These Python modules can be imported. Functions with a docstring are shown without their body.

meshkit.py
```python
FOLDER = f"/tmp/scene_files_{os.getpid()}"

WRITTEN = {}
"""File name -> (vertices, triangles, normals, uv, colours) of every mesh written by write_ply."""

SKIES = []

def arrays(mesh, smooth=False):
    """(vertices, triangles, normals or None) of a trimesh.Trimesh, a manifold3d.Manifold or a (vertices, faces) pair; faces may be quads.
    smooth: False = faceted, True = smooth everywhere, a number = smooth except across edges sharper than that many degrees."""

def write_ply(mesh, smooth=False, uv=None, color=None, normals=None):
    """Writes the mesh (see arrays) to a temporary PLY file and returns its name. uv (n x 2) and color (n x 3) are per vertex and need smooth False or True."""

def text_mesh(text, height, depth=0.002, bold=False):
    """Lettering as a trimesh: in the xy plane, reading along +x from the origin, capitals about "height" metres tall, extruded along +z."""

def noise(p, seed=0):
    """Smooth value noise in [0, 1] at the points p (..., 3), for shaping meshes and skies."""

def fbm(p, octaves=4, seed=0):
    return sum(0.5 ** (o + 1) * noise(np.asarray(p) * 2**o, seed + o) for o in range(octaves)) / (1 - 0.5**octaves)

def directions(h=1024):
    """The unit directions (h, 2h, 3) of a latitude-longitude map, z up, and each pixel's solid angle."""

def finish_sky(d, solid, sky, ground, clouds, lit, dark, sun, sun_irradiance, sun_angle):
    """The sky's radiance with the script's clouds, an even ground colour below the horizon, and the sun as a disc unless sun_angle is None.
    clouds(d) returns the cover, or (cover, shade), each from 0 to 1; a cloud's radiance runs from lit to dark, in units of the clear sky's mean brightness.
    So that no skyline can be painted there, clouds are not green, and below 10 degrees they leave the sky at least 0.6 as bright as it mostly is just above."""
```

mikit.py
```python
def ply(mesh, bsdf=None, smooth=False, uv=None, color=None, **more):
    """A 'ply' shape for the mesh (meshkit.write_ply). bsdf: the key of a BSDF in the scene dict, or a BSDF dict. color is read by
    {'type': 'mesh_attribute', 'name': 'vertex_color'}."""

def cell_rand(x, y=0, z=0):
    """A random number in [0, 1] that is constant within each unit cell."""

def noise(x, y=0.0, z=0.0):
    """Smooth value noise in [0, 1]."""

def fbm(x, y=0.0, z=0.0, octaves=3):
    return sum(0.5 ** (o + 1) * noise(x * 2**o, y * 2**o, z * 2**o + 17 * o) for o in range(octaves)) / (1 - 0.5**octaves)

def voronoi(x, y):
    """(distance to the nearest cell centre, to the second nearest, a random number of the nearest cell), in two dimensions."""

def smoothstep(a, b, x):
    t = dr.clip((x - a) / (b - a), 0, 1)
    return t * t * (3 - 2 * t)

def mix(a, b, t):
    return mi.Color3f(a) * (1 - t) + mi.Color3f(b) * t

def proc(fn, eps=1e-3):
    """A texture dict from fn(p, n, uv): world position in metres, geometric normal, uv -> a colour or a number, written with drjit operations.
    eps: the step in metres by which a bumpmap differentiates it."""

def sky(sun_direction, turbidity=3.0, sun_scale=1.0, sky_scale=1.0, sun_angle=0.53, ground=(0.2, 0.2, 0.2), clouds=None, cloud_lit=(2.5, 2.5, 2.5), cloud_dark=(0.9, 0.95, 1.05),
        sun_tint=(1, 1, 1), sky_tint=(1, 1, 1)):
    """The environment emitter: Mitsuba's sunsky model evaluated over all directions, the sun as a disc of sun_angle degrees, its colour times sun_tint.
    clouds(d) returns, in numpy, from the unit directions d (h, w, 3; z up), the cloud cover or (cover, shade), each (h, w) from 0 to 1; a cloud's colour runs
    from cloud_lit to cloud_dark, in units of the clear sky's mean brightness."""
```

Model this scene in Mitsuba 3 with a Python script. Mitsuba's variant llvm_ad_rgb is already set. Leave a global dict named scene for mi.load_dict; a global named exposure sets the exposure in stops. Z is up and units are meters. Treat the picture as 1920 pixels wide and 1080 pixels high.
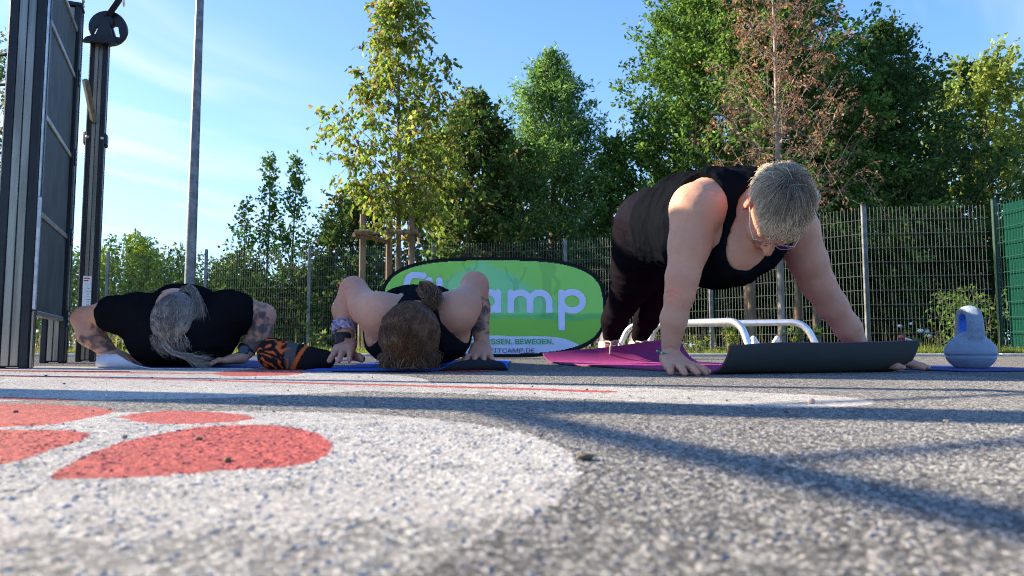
import math, numpy as np, trimesh, shapely, scipy.sparse, mitsuba as mi, drjit as dr, mikit, meshkit
from shapely.geometry import Polygon, Point, LineString, box as sbox
from mikit import proc, noise, fbm, voronoi, cell_rand, smoothstep, mix

T = mi.ScalarTransform4f
rng = np.random.default_rng(7)
scene, labels = {}, {}

# ---------------------------------------------------------------- camera, sky, exposure
PITCH = math.radians(4.587)
CAM = (0, 0, 0.08)
scene['camera'] = dict(type='thinlens', fov=70.0, fov_axis='x', near_clip=0.02, far_clip=3000.0,
    aperture_radius=0.0012, focus_distance=2.35,
    to_world=T().look_at(origin=list(CAM), target=[0, math.cos(PITCH), 0.08 + math.sin(PITCH)], up=[0, 0, 1]))
SUN_EL = math.radians(26.0)
SUN = np.array([-0.957 * math.cos(SUN_EL), 0.29 * math.cos(SUN_EL), math.sin(SUN_EL)])


def cirrus(d):
    z = np.maximum(d[..., 2], 0.03)
    u, v = d[..., 0] / (z + .12), d[..., 1] / (z + .12)
    w = meshkit.fbm(np.stack([u * .8, v * .8, 0 * u], -1), 4, 5) - .5
    a, b = u * .55 + v * .83, -u * .83 + v * .55
    st = meshkit.fbm(np.stack([a * .9 + w * 1.2, b * 4.5 + w * 3.0, 0 * u + 3], -1), 5, 11)
    big = meshkit.fbm(np.stack([u * .5 + 4, v * .5, 0 * u], -1), 3, 21)
    cov = np.clip((st - .47) * 3.4, 0, 1) * np.clip((big - .34) * 3.2, 0, 1) * .6
    az = np.arctan2(d[..., 0], d[..., 1])
    left = np.exp(-((az + .95) / .75) ** 2)
    el = np.arcsin(np.clip(d[..., 2], -1, 1))
    haze = .20 * left * np.exp(-np.maximum(el, 0) / .30) + .26 * np.exp(-np.maximum(el, 0) / .12)
    return np.clip(cov * (.55 + 1.3 * left) + haze * (.85 + .3 * st), 0, .9)


scene['sky'] = mikit.sky(SUN, turbidity=2.6, clouds=cirrus, cloud_lit=(1.6, 1.75, 1.98), sun_tint=(.95, 1.02, 1.14), sun_scale=1.12, sky_scale=.85, sky_tint=(.73, .92, 1.22), ground=(.2, .2, .19))
exposure = 3.38


# ---------------------------------------------------------------- helpers
def V(*a):
    return np.array(a, float)


def unit(v):
    v = np.asarray(v, float)
    return v / (np.linalg.norm(v, axis=-1, keepdims=True) + 1e-12)


def numbered(key):
    taken = lambda k: k in labels or k in scene or any(q.startswith(k + '__') for q in scene)
    if not taken(key): return key
    n = 1
    while taken('%s_%03d' % (key, n)): n += 1
    return '%s_%03d' % (key, n)


def add(name, mesh, mat, parent=None, smooth=False, color=None, **lab):
    key = numbered((parent + '__' if parent else '') + name)
    scene[key] = mikit.ply(mesh, mat, smooth=smooth, color=color)
    if lab: labels[key] = lab
    return key


def thing(name, label, category, group=None):
    key = numbered(name)
    labels[key] = dict(label=label, category=category)
    if group: labels[key]['group'] = group
    return key


def M(v, f):
    return trimesh.Trimesh(np.asarray(v, float), np.asarray(f, int), process=False)


def cat(ms):
    o, vs, fs = 0, [], []
    for m in ms:
        vs.append(np.asarray(m.vertices)); fs.append(np.asarray(m.faces) + o); o += len(m.vertices)
    return M(np.vstack(vs), np.vstack(fs))


def frame(x, y, z):
    return np.stack([x, y, z], 1)


def cbox(sx, sy, sz, c=0.003):
    """box with chamfered edges, centred"""
    h = np.array([sx, sy, sz]) / 2
    c = min(c, h.min() * .6)
    pts = [[a * (h[0] - (c if i != 0 else 0)), b * (h[1] - (c if i != 1 else 0)), d * (h[2] - (c if i != 2 else 0))]
           for i in range(3) for a in (-1, 1) for b in (-1, 1) for d in (-1, 1)]
    return trimesh.convex.convex_hull(np.array(pts))


def xf(m, R=None, t=(0, 0, 0)):
    v = np.asarray(m.vertices)
    if R is not None: v = v @ np.asarray(R, float).T
    return M(v + np.asarray(t, float), m.faces)


def Rz(a):
    c, s = math.cos(a), math.sin(a)
    return np.array([[c, -s, 0], [s, c, 0], [0, 0, 1.]])


def Raxis(axis, a):
    return trimesh.transformations.rotation_matrix(a, axis)[:3, :3]


def frames(P):
    t = unit(np.gradient(P, axis=1))
    up = np.where(np.abs(t[:, :1, 2:]) > .85, [[[1., 0, 0]]], [[[0, 0, 1.]]])
    a = unit(np.cross(t, np.broadcast_to(up, t.shape)))
    return t, a, np.cross(t, a)


def tubes(P, R, sides=5, caps=False):
    """N polylines (N,K,3) with radii (N,K) -> one mesh of N tubes"""
    P = np.asarray(P, float)
    if P.ndim == 2: P = P[None]
    N, K = P.shape[:2]
    R = np.broadcast_to(np.asarray(R, float), (N, K))
    t, a, b = frames(P)
    ang = np.arange(sides) * 2 * np.pi / sides
    v = P[:, :, None] + R[..., None, None] * (np.cos(ang)[:, None] * a[:, :, None] + np.sin(ang)[:, None] * b[:, :, None])
    n, i, j = np.meshgrid(np.arange(N), np.arange(K - 1), np.arange(sides), indexing='ij')
    o = n * K * sides
    j2 = (j + 1) % sides
    q = np.stack([o + i * sides + j, o + i * sides + j2, o + (i + 1) * sides + j2, o + (i + 1) * sides + j], -1).reshape(-1, 4)
    f = np.vstack([q[:, [0, 2, 1]], q[:, [0, 3, 2]]])
    v = v.reshape(-1, 3)
    if caps:
        c0 = len(v)
        v = np.vstack([v, P[:, 0], P[:, -1]])
        nn, jj = np.meshgrid(np.arange(N), np.arange(sides), indexing='ij')
        o = nn * K * sides
        f = np.vstack([f, np.stack([o + jj, o + (jj + 1) % sides, c0 + nn], -1).reshape(-1, 3),
                       np.stack([o + (K - 1) * sides + (jj + 1) % sides, o + (K - 1) * sides + jj, c0 + N + nn], -1).reshape(-1, 3)])
    return M(v, f)


def bez(pts, n):
    """Catmull-Rom through pts, n samples"""
    p = np.asarray(pts, float)
    p = np.vstack([2 * p[0] - p[1], p, 2 * p[-1] - p[-2]])
    t = np.linspace(0, len(p) - 3 - 1e-9, n)
    i = t.astype(int); u = (t - i)[:, None]
    a, b, c, d = p[i], p[i + 1], p[i + 2], p[i + 3]
    return .5 * (2 * b + (c - a) * u + (2 * a - 5 * b + 4 * c - d) * u ** 2 + (3 * b - a - 3 * c + d) * u ** 3)


def fillet(pts, r, n=6):
    """polyline with rounded corners"""
    p = [np.asarray(q, float) for q in pts]
    out = [p[0]]
    for a, b, c in zip(p, p[1:], p[2:]):
        u, w = unit(a - b), unit(c - b)
        s, e = b + u * r, b + w * r
        for t in np.linspace(0, 1, n):
            out.append((1 - t) ** 2 * s + 2 * t * (1 - t) * b + t * t * e)
    out.append(p[-1])
    return np.array(out)


def grid_faces(n, m):
    i, j = np.meshgrid(np.arange(n - 1), np.arange(m - 1), indexing='ij')
    a = (i * m + j).ravel()
    return np.vstack([np.stack([a, a + m, a + m + 1], 1), np.stack([a, a + m + 1, a + 1], 1)])


def extrude(poly, d):
    ms = [trimesh.creation.extrude_polygon(g, d, engine='earcut') for g in getattr(poly, 'geoms', [poly])]
    return cat(ms)


UPRIGHT = np.array([[1., 0, 0], [0, 0, -1], [0, 1, 0]])      # xy drawing -> xz plane, extruded towards -y


# ---------------------------------------------------------------- materials
def rgb(*c):
    return {'type': 'rgb', 'value': list(c)}


def princ(color, rough=.5, metal=0.0, spec=.5, **k):
    if isinstance(color, tuple): color = rgb(*color)
    return {'type': 'twosided', 'bsdf': dict(type='principled', base_color=color, roughness=rough, metallic=metal, specular=spec, **k)}


VC = {'type': 'mesh_attribute', 'name': 'vertex_color'}


def wear(c1, c2, s, lo=.3, hi=.7, st=(1, 1, 1)):
    return proc(lambda p, n, uv: mix(c1, c2, smoothstep(lo, hi, fbm(p.x * s * st[0], p.y * s * st[1], p.z * s * st[2], octaves=3))))


def mat(name, d):
    scene['mat_' + name] = d
    return 'mat_' + name


CELL = 0.0038


def stone(c_lo, c_hi, binder, hi_chance=.0):
    def fn(p, n, uv):
        f1, f2, r = voronoi(p.x / CELL, p.y / CELL)
        big = fbm(p.x * 3.1, p.y * 3.1, 0.0, octaves=3)
        t = r * r * (3 - 2 * r) * .8 + .2 * noise(p.x * 900, p.y * 900)
        c = mix(c_lo, c_hi, t)
        gap = smoothstep(.0, .28, f2 - f1)
        c = mix(binder, c, gap)
        return c * (.86 + .28 * big)
    return fn


def stone_h(p, n, uv):
    f1, f2, r = voronoi(p.x / CELL, p.y / CELL)
    return .7 * smoothstep(0, .6, f2 - f1) + .6 * r


mat('asphalt', princ(proc(stone((.034, .035, .037), (.335, .325, .31), (.014, .0145, .016))), .75, spec=.3))
mat('asphalt_far', {'type': 'twosided', 'bsdf': {'type': 'bumpmap', 'arbitrary': proc(stone_h, eps=.0008), 'scale': .0016,
    'nested_bsdf': dict(type='principled', base_color=proc(stone((.034, .035, .037), (.335, .325, .31), (.014, .0145, .016))), roughness=.75, specular=.3)}})
mat('white_paint', princ(proc(stone((.27, .265, .255), (.48, .465, .445), (.155, .15, .145))), .7, spec=.3))
mat('white_worn', princ(proc(stone((.12, .12, .118), (.42, .41, .39), (.06, .06, .06))), .7, spec=.3))
mat('red_paint', princ(proc(stone((.24, .042, .036), (.54, .115, .095), (.12, .02, .018))), .65, spec=.35))
mat('soil', princ(wear((.07, .075, .03), (.13, .11, .06), 3.0), .9, spec=.1))
mat('kerb', princ(wear((.36, .35, .33), (.5, .49, .46), 18.0), .85, spec=.2))
mat('black_frame', princ(wear((.006, .0075, .011), (.011, .014, .020), 9.0), .34, spec=.4))
mat('bronze', princ(wear((.20, .185, .16), (.31, .29, .25), 60.0, st=(1, 1, .05)), .33, .9))
mat('silver', princ(wear((.42, .43, .45), (.58, .59, .6), 40.0), .4, .9))
mat('galvanised', princ(wear((.12, .132, .145), (.20, .215, .235), 14.0), .5, .4))
mat('slate', princ(wear((.045, .052, .058), (.07, .08, .088), 22.0, st=(1, 1, .3)), .55, spec=.4))
mat('green_rod', princ((.018, .09, .065), .45))
mat('grey_rod', princ((.15, .17, .17), .5, .3))
mat('timber', princ(wear((.15, .105, .068), (.26, .185, .125), 26.0, st=(1, 1, .12)), .85, spec=.15))
mat('bark', princ(wear((.11, .085, .06), (.20, .165, .125), 30.0, st=(1, 1, .25)), .9, spec=.1))
mat('pale_bark', princ(wear((.20, .175, .15), (.34, .30, .26), 30.0, st=(1, 1, .25)), .85, spec=.1))
mat('leaf', {'type': 'principledthin', 'base_color': VC, 'roughness': .5, 'diff_trans': 1.05, 'spec_trans': 0.0, 'eta': 1.35})
mat('painted', princ(VC, .55, spec=.3))
mat('print', princ(VC, .6, spec=.25))
mat('skin', princ(VC, .58, spec=.25))
mat('cloth', {'type': 'twosided', 'bsdf': {'type': 'diffuse', 'reflectance': VC}})
mat('hair', princ(VC, .34, spec=.5))
mat('rubber_black', princ((.012, .012, .013), .6))
mat('band_black', princ((.012, .012, .014), .8, spec=.15))
mat('lettering', princ((.60, .68, .95), .6, spec=.2))
mat('dark_lettering', princ((.03, .05, .09), .6))
mat('green_lettering', princ((.05, .36, .10), .6))
mat('white_plastic', princ((.78, .79, .80), .35))
mat('red_print', princ((.6, .03, .03), .5))


# ---------------------------------------------------------------- ground
def vor_np(x, y):
    def cr(a, b, c):
        a, b, c = ((np.floor(v).astype(np.int64) + 1000000) & 0xFFFFFFFF for v in (a, b, np.full_like(a, c)))
        h = (a * 374761393 + b * 668265263 + c * 2147483647) & 0xFFFFFFFF
        h = ((h ^ (h >> 13)) * 1274126177) & 0xFFFFFFFF
        return ((h ^ (h >> 16)) & 0xFFFFFF) / 16777215.0
    f1 = np.full(x.shape, 9.0); f2 = f1.copy(); w = f1 * 0
    for a in (-1, 0, 1):
        for b in (-1, 0, 1):
            cx, cy = np.floor(x) + a, np.floor(y) + b
            d = np.hypot(cx + cr(cx, cy, 1.) - x, cy + cr(cx, cy, 2.) - y)
            f2 = np.where(d < f1, f1, np.minimum(f2, d))
            w = np.where(d < f1, cr(cx, cy, 3.), w)
            f1 = np.minimum(f1, d)
    return f1, f2, w


def ring(pts, n=80):
    p = np.array(pts, float)
    p = np.vstack([p[-2:], p, p[:2]])
    c = bez(p, n * 2)
    k = len(c) // (len(p) - 1)
    return Polygon(c[2 * k:-2 * k]).buffer(0)


PETALS = [
    ring([(-0.286, 0.461), (-0.324, 0.594), (-0.324, 0.692), (-0.302, 0.747), (-0.251, 0.757), (-0.193, 0.705), (-0.149, 0.613), (-0.137, 0.537), (-0.150, 0.499), (-0.183, 0.482), (-0.220, 0.464), (-0.253, 0.453)]),
    ring([(-0.450, 0.849), (-0.438, 0.919), (-0.385, 0.919), (-0.331, 0.883), (-0.289, 0.830), (-0.302, 0.789), (-0.343, 0.768), (-0.398, 0.789)]),
    ring([(-0.886, 0.890), (-0.833, 1.038), (-0.675, 1.038), (-0.549, 0.975), (-0.492, 0.911), (-0.476, 0.795), (-0.488, 0.752), (-0.608, 0.728)]),
    ring([(-0.710, 0.675), (-0.597, 0.714), (-0.463, 0.714), (-0.417, 0.705), (-0.378, 0.663), (-0.358, 0.573), (-0.350, 0.508), (-0.392, 0.448)]),
]
RED_LINES = [(LineString([(-3.2, 2.35), (-2.2, 2.28), (-1.290, 1.978), (-0.868, 1.816), (-0.559, 1.679), (-0.042, 1.440), (0.167, 1.321)]), .026),
             (LineString([(-3.0, 2.62), (-2.0, 2.52), (-1.271, 2.306), (-1.011, 2.214), (-0.851, 2.214), (-0.688, 2.259)]), .035),
             (LineString([(-1.099, 1.206), (-0.803, 1.156), (-0.674, 1.110)]), .02)]
PATCH = ring([(-0.907, 2.214), (-0.874, 2.459), (-0.730, 2.515), (-0.632, 2.214), (-0.654, 2.051), (-0.773, 2.013)])
RIGHT_RED = ring([(-0.324, 2.355), (-0.229, 2.635), (-0.070, 2.766), (-0.045, 2.459), (-0.147, 2.259)])
WHITE = [Point(-.36, .52).buffer(.405, 48),
         LineString([(-3.4, 2.3), (-2.2, 2.2), (-0.984, 1.787), (-0.543, 1.630), (-0.041, 1.422), (0.219, 1.261), (0.377, 1.133)]).buffer(.16),
         ring([(-4, 1.2), (-4, 3.1), (-2.2, 3.0), (-1.264, 2.766), (-0.409, 2.171), (-0.183, 1.583), (-0.401, 1.206), (-0.690, 1.110), (-2, .9)])]
WHITE = shapely.union_all(WHITE)
RED = shapely.union_all(PETALS + [l.buffer(w) for l, w in RED_LINES] + [PATCH, RIGHT_RED])


def ground_patch(x0, x1, y0, y1, step, amp):
    nx, ny = int((x1 - x0) / step), int((y1 - y0) / step)
    xs, ys = np.linspace(x0, x1, nx + 1), np.linspace(y0, y1, ny + 1)
    X, Y = np.meshgrid(xs, ys, indexing='ij')
    f1, f2, r = vor_np(X / CELL, Y / CELL)
    g = np.clip((f2 - f1) / .5, 0, 1); g = g * g * (3 - 2 * g)
    Z = amp * (g * (.55 + .6 * r) - .62 + .5 * (meshkit.noise(np.stack([X * 60, Y * 60, 0 * X], -1), 3) - .5))
    e = np.minimum.reduce([X - x0, x1 - X, Y - y0, y1 - Y]) / (4 * step)
    Z *= np.clip(e, 0, 1)
    v = np.stack([X, Y, Z], -1).reshape(-1, 3)
    f = grid_faces(nx + 1, ny + 1)
    c = v[f].mean(1)
    jit = (meshkit.noise(np.c_[c[:, :2] * 300, 0 * c[:, 0]], 8) - .5) * .006
    cx, cy = c[:, 0] + jit, c[:, 1] - jit
    red = shapely.contains_xy(RED, cx, cy)
    wn = meshkit.fbm(np.c_[c[:, :2] * 40, 0 * c[:, 0]], 3, 4)
    hr = r.reshape(-1)[f[:, 0]]
    worn = (wn + .25 * hr) > .80
    white = shapely.contains_xy(WHITE, cx, cy) & ~red
    fade = np.clip((.37 - c[:, 1]) / .14, 0, 1) + np.clip((c[:, 0] + .16) / .25, 0, 1) * np.clip((.40 - c[:, 1]) / .1, 0, 1)
    worn |= (wn < fade * .8 + .1) & (fade > 0)
    return v, f, red, white & ~worn, white & worn


acc = {k: [] for k in ('a', 'r', 'w', 'o')}
for args in ((-.62, .62, .17, .78, .0021, .0010), (-1.75, 1.25, .78, 2.32, .0056, .0009)):
    v, f, red, wh, wo = ground_patch(*args)
    for k, m in (('r', red), ('w', wh), ('o', wo), ('a', ~(red | wh | wo))):
        ff = f[m]
        used, inv = np.unique(ff, return_inverse=True)
        acc[k].append(M(v[used], inv.reshape(-1, 3)))
add('asphalt_ground', cat(acc['a']), 'mat_asphalt', smooth=True, kind='structure', label='grey coarse asphalt in the foreground')
add('red_marking', cat(acc['r']), 'mat_red_paint', smooth=True, kind='structure', label='red painted petals and lines on the asphalt')
add('white_marking', cat(acc['w']), 'mat_white_paint', smooth=True, kind='structure', label='white painted field on the asphalt')
add('white_marking', cat(acc['o']), 'mat_white_worn', smooth=True, kind='structure', label='worn edge of the white painted field')
sheet = sbox(-40, -30, 40, 6.0).difference(sbox(-.62, .17, .62, .78)).difference(sbox(-1.75, .78, 1.25, 2.32))
add('paved_ground', xf(extrude(sheet, .02), None, (0, 0, -.02)), 'mat_asphalt_far', kind='structure', label='grey asphalt of the exercise ground')
far = WHITE.difference(sbox(-1.75, .1, 1.25, 2.32))
add('white_marking', xf(extrude(far, .0015), None, (0, 0, 0)), 'mat_white_paint', kind='structure', label='white painted field beyond the near asphalt')
far = RED.difference(sbox(-1.75, .1, 1.25, 2.32)).intersection(sbox(-4, -1, 4, 5))
add('red_marking', xf(extrude(far, .0015), None, (0, 0, .0015)), 'mat_red_paint', kind='structure', label='ends of the red painted lines')
# earth sheet to the horizon, gently uneven
a = np.linspace(-1, 1, 161); gx = np.sign(a) * np.abs(a) ** 3 * 900
X, Y = np.meshgrid(gx, gx + 40, indexing='ij')
Z = np.where((Y > 7) & (np.abs(X) < 300), .03 * (meshkit.noise(np.stack([X * .7, Y * .7, 0 * X], -1)) - .5), 0) - .03
add('ground', M(np.stack([X, Y, Z], -1).reshape(-1, 3), grid_faces(161, 161)), 'mat_soil', smooth=True, kind='structure')
k0 = -14.0
kerb = thing('kerb', 'pale concrete kerb edging between the asphalt and the grass strip', 'kerb')
while k0 < 14:
    add('kerb_stone', xf(cbox(.992, .10, .14, .008), None, (k0 + .5, 6.055, -.045)), 'mat_kerb', kerb)
    k0 += 1.0

# loose crumbs of stone
pts = np.c_[rng.uniform(-1.3, 1.3, 150), rng.uniform(.6, 2.2, 150) ]
ico = trimesh.creation.icosphere(subdivisions=1)
ms = []
for x, y in pts:
    s = .0011 + .0016 * rng.random() ** 3
    ms.append(xf(M(ico.vertices * (1 + .3 * rng.standard_normal((len(ico.vertices), 1)) * .5) * s * np.array([1.4, 1, .7]), ico.faces), Rz(rng.random() * 6), (x, y, s * .6)))
mat('crumb', princ(wear((.10, .08, .07), (.30, .28, .27), 40.0), .9, spec=.2))
add('loose_grit', cat(ms), 'mat_crumb', kind='stuff', label='loose grit scattered over the asphalt', category='grit')


def pebble(loc, s, mt, label):
    ic = trimesh.creation.icosphere(subdivisions=3)
    v = ic.vertices * (1 + .25 * (meshkit.fbm(ic.vertices * 1.6 + loc[0] * 9, 3)[:, None] - .5)) * np.asarray(s)
    add('pebble', xf(M(v, ic.faces), Rz(loc[0] * 7), (*loc, s[2] * .8)), mt, smooth=True, label=label, category='pebble')


mat('pebble_pink', princ(wear((.30, .22, .20), (.48, .38, .35), 90.0), .8, spec=.2))
mat('pebble_dark', princ(wear((.06, .055, .04), (.15, .13, .09), 120.0), .8, spec=.2))
pebble((0.421, 1.038), (.0052, .0045, .0042), 'mat_pebble_pink', 'small round pinkish pebble lying alone on the asphalt in front of the grey mat')
pebble((0.052, 0.527), (.0065, .004, .0025), 'mat_pebble_dark', 'flat dark chip of stone just right of the edge of the white painted disc')
pebble((-0.268, 0.634), (.0035, .003, .0018), 'mat_pebble_dark', 'tiny dark chip lying on the nearest red petal')
pebble((-0.200, 0.522), (.006, .0022, .0014), 'mat_pebble_dark', 'thin dark sliver lying low on the nearest red petal')

# ---------------------------------------------------------------- climbing frame on the left
RA, RB = V(.40, -.917, 0), V(.917, .40, 0)          # the frame's two axes
RR = frame(RB, -RA, V(0, 0, 1))                     # local x along RB, local y away from the camera


def post(root, loc, h, w=.117, b=.030):
    """square profile: black corner sections, twin metal strips with a seam on each face, cap"""
    for sx in (-1, 1):
        for sy in (-1, 1):
            add('corner_profile', xf(cbox(b, b, h, .004), RR, RR @ V(sx * (w - b) / 2, sy * (w - b) / 2, 0) + loc + V(0, 0, h / 2)), 'mat_black_frame', root)
    add('core', xf(cbox(w - .016, w - .016, h - .01, .002), RR, loc + V(0, 0, h / 2)), 'mat_black_frame', root)
    sw = (w - 2 * b - .006) / 2
    for s in (-1, 1):
        for d in (0, 1, 2, 3):
            Q = RR @ Rz(d * math.pi / 2)
            add('metal_strip', xf(cbox(sw, .006, h - .02, .002), Q, Q @ V(s * (sw / 2 + .0016), -w / 2 + .005, 0) + loc + V(0, 0, h / 2)), 'mat_bronze', root)
    add('cap', xf(cbox(w + .006, w + .006, .02, .006), RR, loc + V(0, 0, h + .01)), 'mat_black_frame', root)


C1 = V(*(-1.777, 2.635), 0) + V(-.052, .055, 0)
LP = 1.0
C2 = C1 - RA * LP + V(-.022, 0, 0)
rig = thing('climbing_frame', 'dark climbing frame of black posts around a slate panel at the left edge', 'climbing frame')
post(rig, C1, 2.42)
post(rig, C2, 1.80, .105, .027)
mid = (C1 + C2) / 2
z0, dz = .215, .405
for k in range(4):
    zc = z0 + dz * (k + .5)
    hz = dz if k < 3 else .24
    add('panel', xf(cbox(.026, LP - .115, hz - .022, .004), RR, mid + RB * .012 + V(0, 0, z0 + dz * k + hz / 2)), 'mat_slate', rig)
for k in range(5):
    add('panel_rail', xf(cbox(.034, LP - .116, .022, .003), RR, mid + RB * .016 + V(0, 0, z0 + dz * k - .165 * (k == 4))), 'mat_silver', rig)
add('edge_strip', xf(cbox(.007, .014, 1.05, .002), RR, C1 + RB * .0625 + RA * .045 + V(0, 0, .215 + 1.05 / 2 + .42)), 'mat_silver', rig)
add('edge_strip', xf(cbox(.014, .02, .42, .003), RR, C1 + RB * .0655 + RA * .042 + V(0, 0, .215 + .21)), 'mat_silver', rig)
add('edge_strip', xf(cbox(.012, .02, .21, .003), RR, C1 + RB * .0645 + RA * .042 + V(0, 0, .105)), 'mat_bronze', rig)
bolt = trimesh.creation.icosphere(subdivisions=1, radius=.0095)
for k in range(5):
    add('bolt_plate', xf(cbox(.006, .03, .085, .002), RR, C2 + RB * .0555 + RA * .035 + V(0, 0, z0 + dz * k)), 'mat_black_frame', rig)
    for q in (-1, 0, 1):
        add('bolt', xf(M(bolt.vertices * [.6, 1, 1], bolt.faces), RR, C2 + RB * .0595 + RA * .035 + V(0, 0, z0 + dz * k + q * .026)), 'mat_silver', rig, smooth=True)

C3 = V(*(-2.264, 3.949), 0) + V(-.028, .0, 0)
wp = thing('hand_wheel_station', 'slim post with a dark round hand wheel on top, behind the slate panel', 'exercise post')
post(wp, C3, 1.76, .090, .024)
add('sticker', xf(cbox(.040, .002, .165, .0008), RR, C3 + RA * .0465 - RB * .004 + V(0, 0, .375)), 'mat_white_plastic', wp, label='white sticker with a red heading')
add('sticker_heading', xf(meshkit.text_mesh('FITNESS', .0062, .0008, True), RR @ UPRIGHT, C3 + RA * .0476 - RB * .022 + V(0, 0, .530)), 'mat_red_print', wp) if False else None
for q, (wd, zz) in enumerate(((.028, .445), (.022, .433))):
    add('sticker_heading', xf(cbox(wd, .0012, .006, .0003), RR, C3 + RA * .0478 - RB * (.020 - wd / 2) + V(0, 0, zz)), 'mat_red_print', wp)
for q in range(7):
    add('sticker_line', xf(cbox(.012 + .008 * ((q * 7) % 3) / 2, .0012, .0022, .0003), RR, C3 + RA * .0478 - RB * -.003 + V(0, 0, .305 + .014 * q)), 'mat_dark_lettering', wp)
for zz in (1.215, ):
    add('clamp', xf(cbox(.116, .07, .07, .008), RR, C3 + V(0, 0, zz)), 'mat_black_frame', wp)
    for sx in (-1, 1):
        add('bolt', xf(bolt, RR, C3 + RA * .048 + RB * .035 * sx + V(0, 0, zz)), 'mat_silver', wp, smooth=True)
pA, pB = V(-2.228, 3.720, 1.468), V(-2.279, 3.900, 1.303)
add('brace', tubes(np.array([[pA, pB]]), .017, 4, True), 'mat_bronze', wp)
# wheel: rim, web spokes, hub, crank arm with paddle
wc = V(-2.234, 3.930, 1.832)
an = np.linspace(0, 2 * np.pi, 49)
WX, WZ = unit(V(.97, .24, 0)), V(0, 0, 1)
circ = lambda r: wc + r * (np.cos(an)[:, None] * WX + np.sin(an)[:, None] * WZ)
outer = Point(0, 0).buffer(.096, 24).difference(shapely.union_all([Polygon([(-.062, .0), (-.030, .022), (-.052, -.048), (-.082, -.048)]), Polygon([(.018, .022), (.050, .018), (.062, -.048), (.040, -.048)])]))
WR = frame(WX, V(0, 0, 1), np.cross(WX, V(0, 0, 1)))
wheel = add('wheel', xf(extrude(outer, .03), WR, wc), 'mat_black_frame', wp)
add('hub', xf(extrude(Point(0, .03).buffer(.03), .05), WR, wc), 'mat_black_frame', wheel)
add('bracket', xf(extrude(Polygon([(-.115, -.10), (-.095, -.075), (-.05, -.055), (-.02, .03), (.01, .03), (.034, -.055), (.05, -.075), (.05, -.10)]), .03), WR, wc + np.cross(WX, WZ) * .035), 'mat_black_frame', wheel)
arm0, arm1 = V(-2.246, 3.900, 1.868), V(-2.114, 3.860, 2.024)
add('crank_arm', tubes(np.array([[arm0, arm1]]), .020, 4, True), 'mat_black_frame', wp)
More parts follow.
